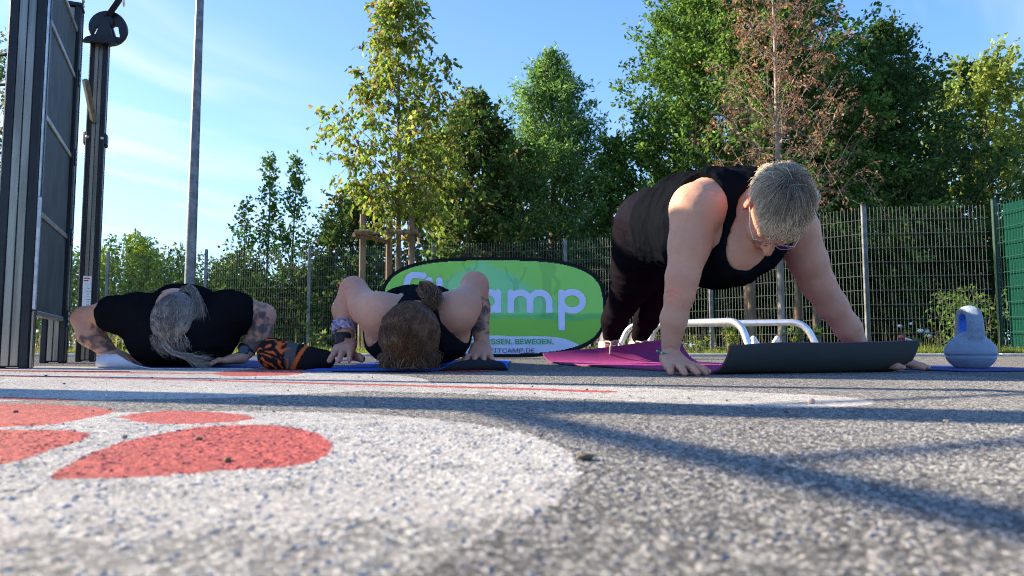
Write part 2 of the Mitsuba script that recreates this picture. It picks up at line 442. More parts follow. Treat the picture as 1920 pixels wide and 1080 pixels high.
add('paddle', xf(cbox(.012, .06, .10, .004), frame(unit(V(.9, .43, 0)), unit(V(-.43, .9, 0)), V(0, 0, 1)), V(-2.102, 3.820, 1.974)), 'mat_white_plastic', wp)
# pull-up bars that meet the near post from the left, seen beyond it
for py, e in ((102, V(-2.883, 4.050, 1.741)), (158, V(-2.874, 4.050, 1.567))):
    add('pull_up_bar', tubes(np.array([[e - V(2.2, -.5, 0), e]]), .009, 10, True), 'mat_black_frame', None, smooth=True,
        label='%s of the two thin dark horizontal bars left of the near post' % ('upper' if py == 102 else 'lower'), category='bar', group='thin bars at the left edge')
# overhead ladder outside the picture on the left, whose shadow falls over the foreground
mb = thing('bar_ladder', 'waist high horizontal bar ladder outside the picture, casting its shadow on the foreground', 'exercise ladder')
LH = 1.27
back = V(-.957, .29, 0) * LH / math.tan(SUN_EL)
j1, j2 = V(0, .87, 0) + back, V(.16, .51, 0) + back
zt = V(0, 0, LH)
for off in (0, 1.0):
    q = j1 + RB * off + zt
    add('beam', xf(cbox(.032, 3.0, .032, .005), RR, q + RA * 1.35), 'mat_black_frame', mb)
for q in (j1, j2, j2 + RA * .40, j2 + RA * .8):
    add('rung', tubes(np.array([[q + zt, q + zt + RB * 1.0]]), .011, 10), 'mat_silver', mb, smooth=True)
for q in (j1 - RA * .08, j1 + RA * 2.7):
    for off in (0, 1.0):
        add('leg', xf(cbox(.05, .05, LH, .006), RR, q + RB * off + V(0, 0, LH / 2)), 'mat_black_frame', mb)
sp = V(-2.86, 1.885, 0)
gp = thing('gym_post', 'tall square exercise post standing outside the picture on the left', 'exercise post')
add('shaft', xf(cbox(.14, .14, 2.7, .006), RR, sp + V(0, 0, 1.35)), 'mat_black_frame', gp)
add('cap', xf(cbox(.15, .15, .02, .006), RR, sp + V(0, 0, 2.712)), 'mat_black_frame', gp)

# ---------------------------------------------------------------- lamp post
lp = V(*V(-3.759, 8.500, 0.637)[:2], 0)
zz = np.linspace(-.1, 7.0, 24)
lamp = thing('lamp_post', 'tall tapering galvanised lamp post rising behind the woman in the black T-shirt', 'lamp post')
add('pole', tubes(np.stack([lp[0] + 0 * zz, lp[1] + 0 * zz, zz], -1), .064 - .0042 * np.clip(zz, 0, 7), 28), 'mat_galvanised', lamp, smooth=True)
add('lantern', xf(cbox(.5, .22, .10, .03), None, lp + V(.2, 0, 7.05)), 'mat_galvanised', lamp)

# ---------------------------------------------------------------- fence
FH = 2.03
fence = thing('mesh_fence', 'grey double rod mesh fence running along the whole back of the exercise ground', 'fence')
FP = [V(-20.6, 17.6, 0), V(-18.2, 17.2, 0), V(-15.8, 16.8, 0), V(-13.4, 16.4, 0), V(-11.0, 16.0, 0), V(-8.6, 15.5, 0), V(-6.3, 15.0, 0), V(*V(-4.055, 14.600, 1.037)[:2], 0), V(*V(-1.514, 14.000, 0.998)[:2], 0),
      V(*V(0.987, 13.500, 0.965)[:2], 0), V(*V(3.290, 12.100, 0.873)[:2], 0), V(*V(4.967, 10.250, 0.752)[:2], 0), V(6.62, 10.05, 0)]


def fence_panel(a, b, key, mt, h=FH, r=.0027):
    n = max(2, int(np.linalg.norm(b - a) / .05))
    t = np.linspace(0, 1, n + 1)[1:-1, None]
    q = a + (b - a) * t
    lo, hi = q + V(0, 0, .05), q + V(0, 0, h + .02)
    ms = [tubes(np.stack([lo, hi], 1), r, 4)]
    side = np.cross(unit(b - a), V(0, 0, 1)) * .007
    z = np.arange(.07, h + .01, .2)
    for s in (-1, 1):
        A = np.repeat((a + side * s)[None], len(z), 0) + z[:, None] * V(0, 0, 1)
        B = np.repeat((b + side * s)[None], len(z), 0) + z[:, None] * V(0, 0, 1)
        ms.append(tubes(np.stack([A, B], 1), r * 1.15, 4))
    k = add('rod_panel', cat(ms), mt, key)
    labels[k] = {'kind': 'stuff'}


def fence_post(p, key, mt, h=FH + .04, w=.06):
    add('post', xf(cbox(w, w * .7, h, .004), Rz(.1), p + V(0, -.03, h / 2)), mt, key)
    add('post_cap', xf(cbox(w + .006, w * .7 + .006, .012, .003), Rz(.1), p + V(0, -.03, h + .006)), mt, key)


for a, b in zip(FP, FP[1:]):
    fence_panel(a, b, fence, 'mat_grey_rod')
for p in FP[:-1]:
    fence_post(p, fence, 'mat_galvanised')
mat('green_post', princ((.010, .04, .032), .45))
fence2 = thing('green_fence', 'dark green mesh fence with a green privacy screen at the right edge', 'fence')
Q = [V(6.55, 9.85, 0), V(6.75, 7.9, 0), V(6.95, 5.6, 0), V(7.15, 3.2, 0)]
for a, b in zip(Q, Q[1:]):
    fence_panel(a, b, fence2, 'mat_green_rod', FH - .04, .0033)
for p in Q:
    fence_post(p, fence2, 'mat_green_post', w=.06)
mat('screen', {'type': 'principledthin', 'base_color': rgb(.008, .062, .046), 'roughness': .7, 'diff_trans': .7, 'spec_trans': 0.0})
def screen(a, b, z0, z1):
    n = 40
    t = np.linspace(0, 1, n)
    w = .012 * np.sin(t * 30)
    v = np.vstack([np.c_[(a + (b - a) * t[:, None])[:, :2] + np.c_[w, 0 * w], np.full(n, z)] for z in (z0, z1)])
    add('privacy_screen', M(v, grid_faces(2, n)), 'mat_screen', fence2, smooth=True)
screen(Q[0] + (Q[1] - Q[0]) * .06 + V(.05, 0, 0), Q[2] + V(.05, 0, 0), .08, 1.99)

# ---------------------------------------------------------------- banner
BL, BR_, BT, BB = V(-0.905, 5.000, 0.353), V(0.646, 5.000, 0.353), V(-0.147, 5.000, 0.698), V(-0.145, 5.000, -0.003)
bcx, bhw = (BL[0] + BR_[0]) / 2, (BR_[0] - BL[0]) / 2
bhh = (BT[2] - .004) / 2
bc = V(bcx, 5.0, bhh + .004)
th = np.linspace(0, 2 * np.pi, 241)[:-1]


def sup(a, b, n):
    c, s = np.cos(th), np.sin(th)
    return np.c_[a * np.sign(c) * np.abs(c) ** (2 / n), b * np.sign(s) * np.abs(s) ** (2 / n)]


ban = thing('banner', 'green and white pop-up banner with black border behind the woman with brown hair', 'banner')
LEAN = Raxis([1, 0, 0], -.10)
BU = LEAN @ UPRIGHT
o_, i_ = sup(bhw, bhh, 3.1), sup(bhw - .026, bhh - .026, 3.1)
add('border', xf(extrude(Polygon(o_).difference(Polygon(i_)), .016), BU, bc + V(0, .006, 0)), 'mat_band_black', ban)
add('back_panel', xf(extrude(Polygon(o_).buffer(-.004), .004), BU, bc + V(0, .012, 0)), 'mat_band_black', ban)
nx, ny = 260, 120
gx_, gy_ = np.meshgrid(np.linspace(-bhw, bhw, nx), np.linspace(-bhh, bhh, ny), indexing='ij')
keep = shapely.contains_xy(Polygon(sup(bhw - .022, bhh - .022, 3.1)), gx_.ravel(), gy_.ravel())
u, v = (gx_ / bhw).ravel(), (gy_ / bhh).ravel()
nz = lambda s, q: meshkit.fbm(np.stack([u * s, v * s * .6, 0 * u + q], -1), 4, q)
teal, lime, mint, deep = V(.21, .62, .31), V(.28, .66, .08), V(.27, .70, .30), V(.11, .45, .13)
sm = lambda a, b, x: np.clip((x - a) / (b - a), 0, 1)[:, None] ** 2 * (3 - 2 * np.clip((x - a) / (b - a), 0, 1)[:, None])
col = mint + (teal - mint) * sm(-.3, .5, u + .5 * nz(2, 1) - .3) * sm(-.3, .2, v)
col = col + (lime - col) * sm(.40, .52, u * .75 + v * .55 + .15 * (nz(3, 2) - .5)) * .75
col = col + (lime - col) * sm(.52, .60, -u * .75 + v * .5 + .10 * (nz(3, 9) - .5)) * .8
land = sm(.02, -.06, v + .12 + .05 * (nz(4, 3) - .5))
col = col + (deep * (.75 + .6 * nz(9, 4)[:, None]) - col) * land * .85
col = col + (lime * .8 - col) * sm(.0, .05, -v - .32 + .12 * np.sin(u * 3 + 1) + .6 * np.maximum(u - .62, 0)) * .9


def figure(x, y, s, arms):
    g = [Point(x, y + .80 * s).buffer(.10 * s), LineString([(x, y + .62 * s), (x, y + .1 * s)]).buffer(.13 * s),
         LineString([(x - .05 * s, y), (x - .09 * s, y - .6 * s)]).buffer(.07 * s), LineString([(x + .05 * s, y), (x + .09 * s, y - .6 * s)]).buffer(.07 * s)]
    for q in arms: g.append(LineString([(x + q[0] * .12 * s, y + .6 * s), (x + q[0] * s, y + q[1] * s), (x + q[2] * s, y + q[3] * s)]).buffer(.048 * s))
    return shapely.union_all(g)


X2 = lambda px: (px - 924.5) / 212.5 * bhw
figs = [figure(X2(1026), .09, .26, [(-.3, 1.0, -.36, 1.35), (.32, .3, .2, .0)]), figure(X2(967), .06, .155, [(-.35, 1.0, -.45, 1.35), (.35, 1.0, .45, 1.35)]),
        figure(X2(836), .1, .10, [(-.35, 1.0, -.45, 1.3), (.35, 1.0, .4, 1.3)]), figure(X2(880), .14, .15, [(-.3, 1.0, -.3, 1.3), (.3, .9, .35, 1.3)])]
hair_ = Point(X2(1028), .27).buffer(.058)
fm = shapely.contains_xy(shapely.union_all(figs + [hair_]), gx_.ravel(), gy_.ravel())
col[fm] = col[fm] * .80 + V(.03, .17, .08) * .20
strip = Polygon([(-bhw, -bhh), (-bhw, -.19), (-.3, -.195), (X2(1010), -.205), (X2(1040), -.208), (X2(1062), -.225), (X2(1084), -.262), (X2(1105), -.30), (X2(1110), -bhh)])
fm = shapely.contains_xy(strip, gx_.ravel(), gy_.ravel())
col[fm] = V(.60, .66, .88)
vid = -np.ones(nx * ny, int); vid[keep] = np.arange(keep.sum())
gf = vid[grid_faces(nx, ny)]; gf = gf[(gf >= 0).all(1)]
pv = np.c_[gx_.ravel(), gy_.ravel(), .0165 + .0015 * nz(6, 6)][keep]
add('print', xf(M(pv, gf), BU, bc + V(0, .006, 0)), 'mat_print', ban, smooth=True, color=np.clip(col[keep], 0, 1))


def letters(txt, x0, x1, ybase, hgt, mt, bold, name, d=.022):
    m = meshkit.text_mesh(txt, hgt, .0012, bold)
    w = m.bounds[1, 0] - m.bounds[0, 0]
    sx = (x1 - x0) / w
    mv = (np.asarray(m.vertices) - [m.bounds[0, 0], 0, 0]) * [sx, 1, 1] + [x0, ybase, d]
    add(name, xf(M(mv, m.faces), BU, bc + V(0, .006, 0)), mt, ban)


yb = lambda py: (577 - py) / 96 * bhh
def glyph(ch, x0, x1, base, top):
    """one soft round bold letter drawn with strokes"""
    xh, w = yb(545) - yb(589), .040
    b = yb(base)
    r = w / 2
    if ch == 'f': g = [LineString(bez([(x0 + .045, b), (x0 + .045, b + xh * 1.15), (x0 + .075, b + xh * 1.62), (x1, b + xh * 1.62)], 30)).buffer(r), LineString([(x0, b + xh - r), (x1 - .01, b + xh - r)]).buffer(r * .9)]
    elif ch == 'i': g = [LineString([((x0 + x1) / 2, b), ((x0 + x1) / 2, b + xh - r)]).buffer(r), Point((x0 + x1) / 2, b + xh * 1.4).buffer(r * 1.2)]
    elif ch == 't': g = [LineString(bez([((x0 + x1) / 2 - .01, b + xh * 1.42), ((x0 + x1) / 2 - .01, b + xh * .3), (x1, b + r * .6)], 24)).buffer(r), LineString([(x0, b + xh - r), (x1, b + xh - r)]).buffer(r * .9)]
    elif ch in 'cap':
        rx, ry, cx_, cy_ = (x1 - x0) / 2 - r, xh / 2 - r * .8, (x0 + x1) / 2, b + xh / 2
        a0, a1 = (.85, 2 * np.pi - .85) if ch == 'c' else (0, 2 * np.pi)
        q = np.linspace(a0, a1, 40)
        g = [LineString(np.c_[cx_ + rx * np.cos(q), cy_ + ry * np.sin(q)]).buffer(r)]
        if ch == 'a': g.append(LineString([(x1 - r, b), (x1 - r, b + xh - r)]).buffer(r))
        if ch == 'p': g.append(LineString([(x0 + r, b - xh * .72), (x0 + r, b + xh - r)]).buffer(r))
    else:
        s = (x1 - x0 - w) / 2
        g = [LineString([(x0 + r, b), (x0 + r, b + xh - r)]).buffer(r)]
        for k in (0, 1):
            q = np.linspace(np.pi, 0, 20)
            c0 = x0 + r + s * (k + .5)
            arc = np.c_[c0 + s / 2 * np.cos(q), b + xh - s / 2 - r + s / 2 * np.sin(q)]
            g.append(LineString(np.vstack([arc, [(x0 + r + s * (k + 1), b)]])).buffer(r))
    g = shapely.union_all(g).buffer(.002)
    if ch in 'fitamp': g = g.intersection(sbox(-9, b if ch != 'p' else b - xh * .75, 9, 9))
    m = extrude(g, .0012)
    add('letter', xf(M(np.asarray(m.vertices) + [0, 0, .0215], m.faces), BU, bc + V(0, .006, 0)), 'mat_lettering', ban)


for ch, a, b in (('f', 749, 793), ('i', 796, 812), ('t', 812, 840), ('c', 842, 886), ('a', 890, 939), ('m', 952, 1035), ('p', 1047, 1098)):
    glyph(ch, X2(a), X2(b), 589, 0)
letters('DRAUSSEN. BEWEGEN.', X2(883), X2(1037), yb(648), .034, 'mat_green_lettering', True, 'slogan')
letters('WWW.MEINFITCAMP.DE', X2(838), X2(1002), yb(664), .028, 'mat_dark_lettering', False, 'web_address')
for s in (-.55, .6):
    q = V(bcx + s, 5.0, 0)
    add('foot', tubes(np.array([[q + V(0, .05, .3), q + V(0, .38, .006)]]), .007, 8, True), 'mat_band_black', ban, smooth=True)

# ---------------------------------------------------------------- mats
def mat_sheet(key, origin, ax, width, length, curls, top, under, th=.007, n=(150, 60), edge=None, wave=0.0):
    """origin: middle of the near edge, ax: direction of the near end (towards the camera). curls: (point, outward dir, radius, max angle) in mat coordinates (x right, y to the far end)"""
    ax = unit(V(*ax, 0)); bx = V(-ax[1], ax[0], 0)
    s, w = np.meshgrid(np.linspace(0, length, n[0]), np.linspace(-width / 2, width / 2, n[1]), indexing='ij')
    p = np.stack([w, s], -1); z = np.zeros(s.shape)
    z += wave * np.maximum(0, meshkit.fbm(np.stack([w * 5, s * 5, 0 * s + origin[0]], -1), 2) - .42)
    for (pt, d, R, amax) in curls:
        pt, d = V(*pt), unit(V(*d))
        t = ((p - pt) * d).sum(-1)
        a = np.clip(t / R, 0, amax); rest = np.maximum(t - R * amax, 0)
        along = R * np.sin(a) + rest * math.cos(amax)
        p = np.where(t[..., None] > 0, p + (along - t)[..., None] * d, p)
        z = np.where(t > 0, z + R * (1 - np.cos(a)) + rest * math.sin(amax), z)
    pos = V(*origin, 0) + p[..., :1] * bx - p[..., 1:] * ax + z[..., None] * V(0, 0, 1)
    g0, g1 = np.gradient(pos, axis=0), np.gradient(pos, axis=1)
    nrm = unit(np.cross(g1, g0))
    for nm, lo, hi, m in (('underside', .0008, th * .55, under), ('top_layer', th * .55, th, top)):
        A, B = (pos + nrm * lo).reshape(-1, 3), (pos + nrm * hi).reshape(-1, 3)
        N_, M_ = n
        f = grid_faces(N_, M_)
        idx = np.arange(N_ * M_).reshape(N_, M_)
        loop = np.concatenate([idx[:-1, 0], idx[-1, :-1], idx[:0:-1, -1], idx[0, :0:-1]])
        l2 = np.roll(loop, -1); k = N_ * M_
        sd = np.vstack([np.stack([loop, l2, l2 + k], 1), np.stack([loop, l2 + k, loop + k], 1)])
        add(nm, M(np.vstack([A, B]), np.vstack([f, f[:, ::-1] + k, sd[:, ::-1]])), m, key, smooth=50)
    return bx


def foam(c, s=900.0):
    c = np.array(c)
    return princ(proc(lambda p, n, uv: mix(tuple((c * .82).tolist()), tuple((c * 1.15).tolist()), noise(p.x * s, p.y * s, p.z * s))), .8, spec=.25)


mat('mat_magenta', foam((.27, .036, .155))); mat('mat_grey', foam((.050, .058, .060))); mat('mat_blue', foam((.025, .085, .40)))
mat('mat_black', foam((.018, .020, .026))); mat('mat_white', foam((.62, .63, .74))); mat('mat_navy', foam((.035, .055, .18)))
A3, B3 = unit(V(.33, -.944)), unit(V(.944, .33))
m3 = thing('exercise_mat', 'magenta exercise mat with dark grey underside and curled up ends, under the woman in glasses', 'mat')
o3 = (V(*(0.563, 2.129)) + V(*(1.250, 2.355))) / 2
mat_sheet(m3, o3 + A3 * .135, A3, .70, 1.46, [((0, .155), (0.02, -1), .115, 1.25), ((0, 1.285), (.15, 1), .18, 1.0)], 'mat_mat_magenta', 'mat_mat_grey', .008, (130, 50), wave=.012)
m2 = thing('exercise_mat', 'blue exercise mat with one rolled up corner, under the woman with brown hair', 'mat')
mat_sheet(m2, V(-.335, 2.33), (0, -1), .64, 1.75, [((.17, .05), (.5, -.87), .016, 2.95)], 'mat_mat_blue', 'mat_mat_black', .007, (110, 60))
m1 = thing('exercise_mat', 'dark blue mat with one corner folded to its white underside, at the left', 'mat')
mat_sheet(m1, V(-1.235, 2.63), (0, -1), .61, 1.75, [((-.15, .045), (-.38, -.92), .027, 4.4)], 'mat_mat_navy', 'mat_mat_white', .006, (110, 60))
m4 = thing('exercise_mat', 'flat dark blue mat under the kettlebell at the right', 'mat')
mat_sheet(m4, V(1.66, 2.36), (.25, -.97), .50, .62, [], 'mat_mat_navy', 'mat_mat_black', .005, (40, 30))

# ---------------------------------------------------------------- low parallel bars
mat('pipe', princ(wear((.74, .75, .77), (.86, .86, .87), 30.0), .38, .85))
def low_bar(a, b, h, sx, label):
    k = thing('push_up_bar', label, 'exercise bar', 'low push-up bars')
    d = unit(b - a)
    pts = fillet([a - d * sx - V(0, 0, .02), a + V(0, 0, h), b + V(0, 0, h), b + d * sx - V(0, 0, .02)], .10, 10)
    add('pipe', tubes(pts, .0245, 20), 'mat_pipe', k, smooth=True)
    for q in (a - d * sx, b + d * sx):
        add('base_plate', trimesh.creation.cylinder(.05, .012, sections=24, transform=trimesh.transformations.translation_matrix(q + V(0, 0, .006))), 'mat_pipe', k, smooth=40)


low_bar(V(*V(1.094, 5.600, 0.243)[:2], 0), V(*V(1.560, 5.000, 0.254)[:2], 0), .255, .10, 'nearer of the two low silver push-up bars behind the woman in glasses')
low_bar(V(*V(0.978, 6.100, 0.266)[:2], 0), V(*V(2.177, 5.450, 0.254)[:2], 0), .262, .13, 'farther and longer of the two low silver push-up bars')


# ---------------------------------------------------------------- implicit surfaces
class Field:
    def __init__(s, lo, hi, h=.004):
        s.lo, s.h = np.array(lo, float), h
        s.n = np.ceil((np.array(hi) - s.lo) / h).astype(int) + 1
        s.F = np.full(s.n, .3, np.float32)

    def window(s, lo, hi, mg):
        i0 = np.clip(np.floor((np.asarray(lo) - mg - s.lo) / s.h).astype(int), 0, s.n - 1)
        i1 = np.clip(np.ceil((np.asarray(hi) + mg - s.lo) / s.h).astype(int) + 1, 1, s.n)
        ax = [(s.lo[k] + s.h * np.arange(i0[k], i1[k])).astype(np.float32) for k in range(3)]
        return tuple(slice(a, b) for a, b in zip(i0, i1)), np.stack(np.meshgrid(*ax, indexing='ij'), -1)

    def mixin(s, sl, d, k, op):
        F = s.F[sl]
        if op == 'sub': F2, d2 = F, -d
        else: F2, d2 = F, d
        if op == 'add':
            hh = np.clip(.5 + .5 * (F2 - d2) / k, 0, 1)
            s.F[sl] = F2 * (1 - hh) + d2 * hh - k * hh * (1 - hh)
        else:
            hh = np.clip(.5 - .5 * (F2 - d2) / k, 0, 1)
            s.F[sl] = F2 * (1 - hh) + d2 * hh + k * hh * (1 - hh)

    def cone(s, a, b, ra, rb, k=.02, op='add'):
        a, b = np.asarray(a, np.float32), np.asarray(b, np.float32)
        r = max(ra, rb)
        sl, p = s.window(np.minimum(a, b) - r, np.maximum(a, b) + r, k + 3 * s.h)
        ba = b - a
        t = np.clip(((p - a) @ ba) / max(float(ba @ ba), 1e-9), 0, 1)
        d = np.linalg.norm(p - a - t[..., None] * ba, axis=-1) - (ra + (rb - ra) * t)
        s.mixin(sl, d, k, op)
        return s

    def chain(s, pts, rs, k=.02):
        for a, b, r, q in zip(pts, pts[1:], rs, rs[1:]): s.cone(a, b, r, q, k)
        return s

    def ell(s, c, r, R=np.eye(3), k=.02, op='add'):
        c, r = np.asarray(c, np.float32), np.asarray(r, np.float32)
        ext = np.abs(np.asarray(R)) @ r
        sl, p = s.window(c - ext, c + ext, k + 3 * s.h)
        q = (p - c) @ np.asarray(R, np.float32)
        k0 = np.linalg.norm(q / r, axis=-1); k1 = np.linalg.norm(q / (r * r), axis=-1)
        s.mixin(sl, k0 * (k0 - 1) / np.maximum(k1, 1e-6), k, op)
        return s

    def keep(s, p0, n, k=.004):
        """keeps the side of a plane that n points away from"""
        sl, p = s.window(s.lo, s.lo + s.n * s.h, 0)
        d = ((p - np.asarray(p0, np.float32)) @ unit(n).astype(np.float32))
        s.mixin(sl, -d, k, 'sub')
        return s

    def mesh(s, smooth=2):
        F = s.F; n = s.n
        ins = F < 0
        cnt = np.zeros(n - 1, np.int8)
        C = [(a, b, c) for a in (0, 1) for b in (0, 1) for c in (0, 1)]
        sl = lambda c: tuple(slice(q, q + m - 1) for q, m in zip(c, n))
        for c in C: cnt += ins[sl(c)]
        cells = np.argwhere((cnt > 0) & (cnt < 8))
        vid = -np.ones(n - 1, np.int32); vid[tuple(cells.T)] = np.arange(len(cells))
        val = {c: F[tuple((cells + c).T)] for c in C}
        acc_, m = np.zeros((len(cells), 3)), np.zeros(len(cells))
        for c in C:
            for k in range(3):
                if c[k] == 0:
                    e = list(c); e[k] = 1; e = tuple(e)
                    f0, f1 = val[c], val[e]
                    x = (f0 < 0) != (f1 < 0)
                    t = np.where(x, f0 / np.where(x, f0 - f1, 1), 0)
                    q = np.tile(np.array(c, float), (len(cells), 1)); q[:, k] = t
                    acc_ += q * x[:, None]; m += x
        v = s.lo + s.h * (cells + acc_ / m[:, None])
        fs = []
        for k in range(3):
            a, b = (k + 1) % 3, (k + 2) % 3
            lo = [slice(1, -1)] * 3; lo[k] = slice(0, -1)
            hi = [slice(1, -1)] * 3; hi[k] = slice(1, None)
            i0, i1 = ins[tuple(lo)], ins[tuple(hi)]
            for flip, msk in ((False, i0 & ~i1), (True, ~i0 & i1)):
                e = np.argwhere(msk)
                if not len(e): continue
                off = np.ones(3, int); off[k] = 0
                e = e + off
                da, db = np.zeros(3, int), np.zeros(3, int); da[a] = 1; db[b] = 1
                q = [vid[tuple(x.T)] for x in (e - da - db, e - db, e, e - da)]
                if flip: q = q[::-1]
                fs += [np.stack([q[0], q[1], q[2]], 1), np.stack([q[0], q[2], q[3]], 1)]
        f = np.vstack(fs); f = f[(f >= 0).all(1)]
        if smooth:
            e = np.vstack([f[:, [0, 1]], f[:, [1, 2]], f[:, [2, 0]]])
            import scipy.sparse as sp
            A = sp.coo_matrix((np.ones(len(e)), (e[:, 0], e[:, 1])), shape=(len(v),) * 2).tocsr()
            A = ((A + A.T) > 0).astype(float)
            deg = np.maximum(np.asarray(A.sum(1)), 1)
            for _ in range(smooth):
                v = v + .5 * (A @ v / deg - v)
                v = v - .52 * (A @ v / deg - v)
        return M(v, f)


def vnorm(m):
    return meshkit.arrays(m, True)[2]


def rot(x, y, z):
    return frame(unit(x), unit(y), unit(z))

# ---------------------------------------------------------------- vegetation
def leaf_mesh(C, D, L, W, rg, cols, var=.25, fold=.25, up=.4):
    """C centres, D directions (N,3): folded pointed leaves, each with its own tone"""
    N = len(C)
    nr = unit(rg.standard_normal((N, 3)) + V(0, 0, up))
    s = unit(np.cross(D, nr)); nr = np.cross(s, D)
    L = L * rg.uniform(.7, 1.3, (N, 1)); W = W * rg.uniform(.75, 1.25, (N, 1))
    a, b = C, C + D * L
    m = C + D * L * .45
    l, r = m + s * W * .5 + nr * W * fold, m - s * W * .5 + nr * W * fold
    v = np.stack([a, l, b, r], 1).reshape(-1, 3)
    o = np.arange(N)[:, None] * 4
    f = np.vstack([o + [0, 2, 1], o + [0, 3, 2]])
    pick = rg.integers(0, len(cols), N)
    c = np.array(cols)[pick] * np.exp(var * rg.standard_normal((N, 1)))
    return v, f, np.repeat(c, 4, 0)


def tree(name, label, base, H, z0, prof, n_limb, n_leaf, L, W, cols, seed, rise=.5, droop=.2, tr=.10, mt='mat_bark', tuft=.16, group=None, lean=(0, 0), twigs=7,
         spread=.5, hollow=.25, limb_r=.30, category='tree', sub=None, ell_y=1.0, spires=0, wig=.05, per=None):
    """prof: (t, radius) pairs of the crown from z0 (t=0) to the top (t=1)"""
    rg = np.random.default_rng(seed)
    base = np.asarray(base, float)
    tz = np.linspace(0, 1, 12)
    ph = rg.uniform(0, 6, 2)
    ax = lambda t: base + np.stack([lean[0] * t + wig * H * .25 * np.sin(t * 5 + ph[0]) * t, lean[1] * t + wig * H * .25 * np.sin(t * 4 + ph[1]) * t, H * t], -1)
    trunk = ax(tz)
    ms = [tubes(trunk, tr * (1 - .93 * tz ** 1.1), 9)]
    pt, pr = np.array(prof).T
    t = (np.arange(n_limb) + rg.uniform(0, 1, n_limb)) / n_limb
    t = t ** .9
    R = np.interp(t, pt, pr) * (1 - spread * rg.random(n_limb) ** 1.5)
    az = np.arange(n_limb) * 2.39996 + rg.uniform(-.5, .5, n_limb)
    ze = z0 + t * (H - z0)
    zs = np.maximum(ze - rise * R - .1, z0 * .75 if z0 > .8 else .15)
    S = ax(zs / H)
    E = ax(ze / H) + np.stack([np.cos(az) * R, np.sin(az) * R * ell_y, 0 * R], -1)
    u = np.linspace(0, 1, 7)[None, :, None]
    K = S[:, None] * (1 - u) + E[:, None] * u
    K[..., 2] += (-.25 * rise * R)[:, None] * (u[..., 0] * (1 - u[..., 0])) * 1.5
    K += .06 * R[:, None, None] * rg.standard_normal(K.shape) * u * (1 - u) * 2
    rl = limb_r * tr * (1 - .7 * t)
    ms.append(tubes(K, rl[:, None] * (1 - .85 * u[..., 0]), 5))
    # twigs
    n = n_limb * twigs
    li = np.repeat(np.arange(n_limb), twigs)
    uu = hollow + (1 - hollow) * rg.random(n) ** .8
    x = uu * 5.999; i = np.minimum(x.astype(int), 5); fr = (x - i)[:, None]
    tb = K[li, i] * (1 - fr) + K[li, i + 1] * fr
    out = unit(E - S)[li]
    td = unit(out * .8 + rg.standard_normal((n, 3)) * .75 + V(0, 0, .25 - droop * .8))
    tl = (tuft * (1 + 1.2 * rg.random(n)) * (.5 + np.clip(R[li] / max(pr.max(), .1), 0, 1)))
    w = np.linspace(0, 1, 4)[None, :, None]
    TW = tb[:, None] + td[:, None] * tl[:, None, None] * w
    TW[..., 2] -= (droop * tl)[:, None] * w[..., 0] ** 2
    if spires:
        sx = rg.uniform(0, 1, spires)
    ms.append(tubes(TW, np.maximum(.0025, rl[li] * .22)[:, None] * (1 - .6 * w[..., 0]), 3))
    # leaves along the twigs
    wt = tl * (.6 + .8 * rg.random(n)); wt = wt / wt.sum()
    k = rg.choice(n, n_leaf, p=wt)
    a = rg.random(n_leaf) ** .8 * 2.999; i = a.astype(int); fr = (a - i)[:, None]
    C = TW[k, i] * (1 - fr) + TW[k, i + 1] * fr + rg.standard_normal((n_leaf, 3)) * tuft * .16
    D = unit(td[k] * .5 + rg.standard_normal((n_leaf, 3)) * .6 + V(0, 0, -droop * 1.6))
    tone = np.exp(.16 * rg.standard_normal(n))[k]
    v, f, c = leaf_mesh(C, D, L, W, rg, cols)
    c = c * np.repeat(tone, 4)[:, None] * 1.72
    key = thing(name, label, category, group)
    add('trunk', cat(ms), mt, key, smooth=True)
    add('crown', M(v, f), 'mat_leaf', key, color=np.clip(c, .003, .9))
    return key


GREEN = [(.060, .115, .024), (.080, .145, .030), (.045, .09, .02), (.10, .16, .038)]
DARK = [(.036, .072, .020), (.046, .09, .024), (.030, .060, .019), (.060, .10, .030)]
WILLOW = [(.085, .165, .042), (.115, .20, .055), (.06, .125, .036), (.15, .22, .09)]
YEL = [(.12, .17, .026), (.155, .195, .03), (.095, .145, .026), (.19, .20, .05), (.08, .125, .026), (.15, .12, .04)]
RUST = [(.15, .082, .05), (.18, .10, .062), (.12, .065, .04), (.22, .135, .085)]
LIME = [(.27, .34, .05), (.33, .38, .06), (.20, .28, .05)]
MAPLE = [(.052, .10, .026), (.070, .12, .030), (.095, .085, .035), (.040, .08, .022)]
LIGHT = [(.17, .21, .05), (.21, .24, .06), (.13, .18, .045)]

# the two staked young trees in front of the fence
tree('young_tree', 'young tree with sparse yellow green drooping leaves held by three timber stakes', V(-1.670, 10.600, 0), 5.75, 2.25,
     [(0, .60), (.15, .95), (.32, 1.12), (.48, .95), (.6, .64), (.72, .42), (.88, .30), (1, .06)], 84, 7000, .095, .058, YEL, 3, rise=.9, droop=.55, tr=.052, mt='mat_bark', tuft=.19, spread=.35, hollow=.2, limb_r=.24, wig=.02)
tree('dying_tree', 'young tree with withered rust brown leaves and bare pale twigs', V(3.395, 9.200, 0), 5.9, 1.85,
     [(0, .75), (.1, 1.15), (.25, 1.15), (.4, .95), (.6, .75), (.8, .5), (1, .1)], 90, 5800, .056, .026, RUST, 5, rise=1.0, droop=.35, tr=.046, mt='mat_pale_bark', tuft=.17, spread=.5, hollow=.2, limb_r=.20, twigs=10, wig=.02)


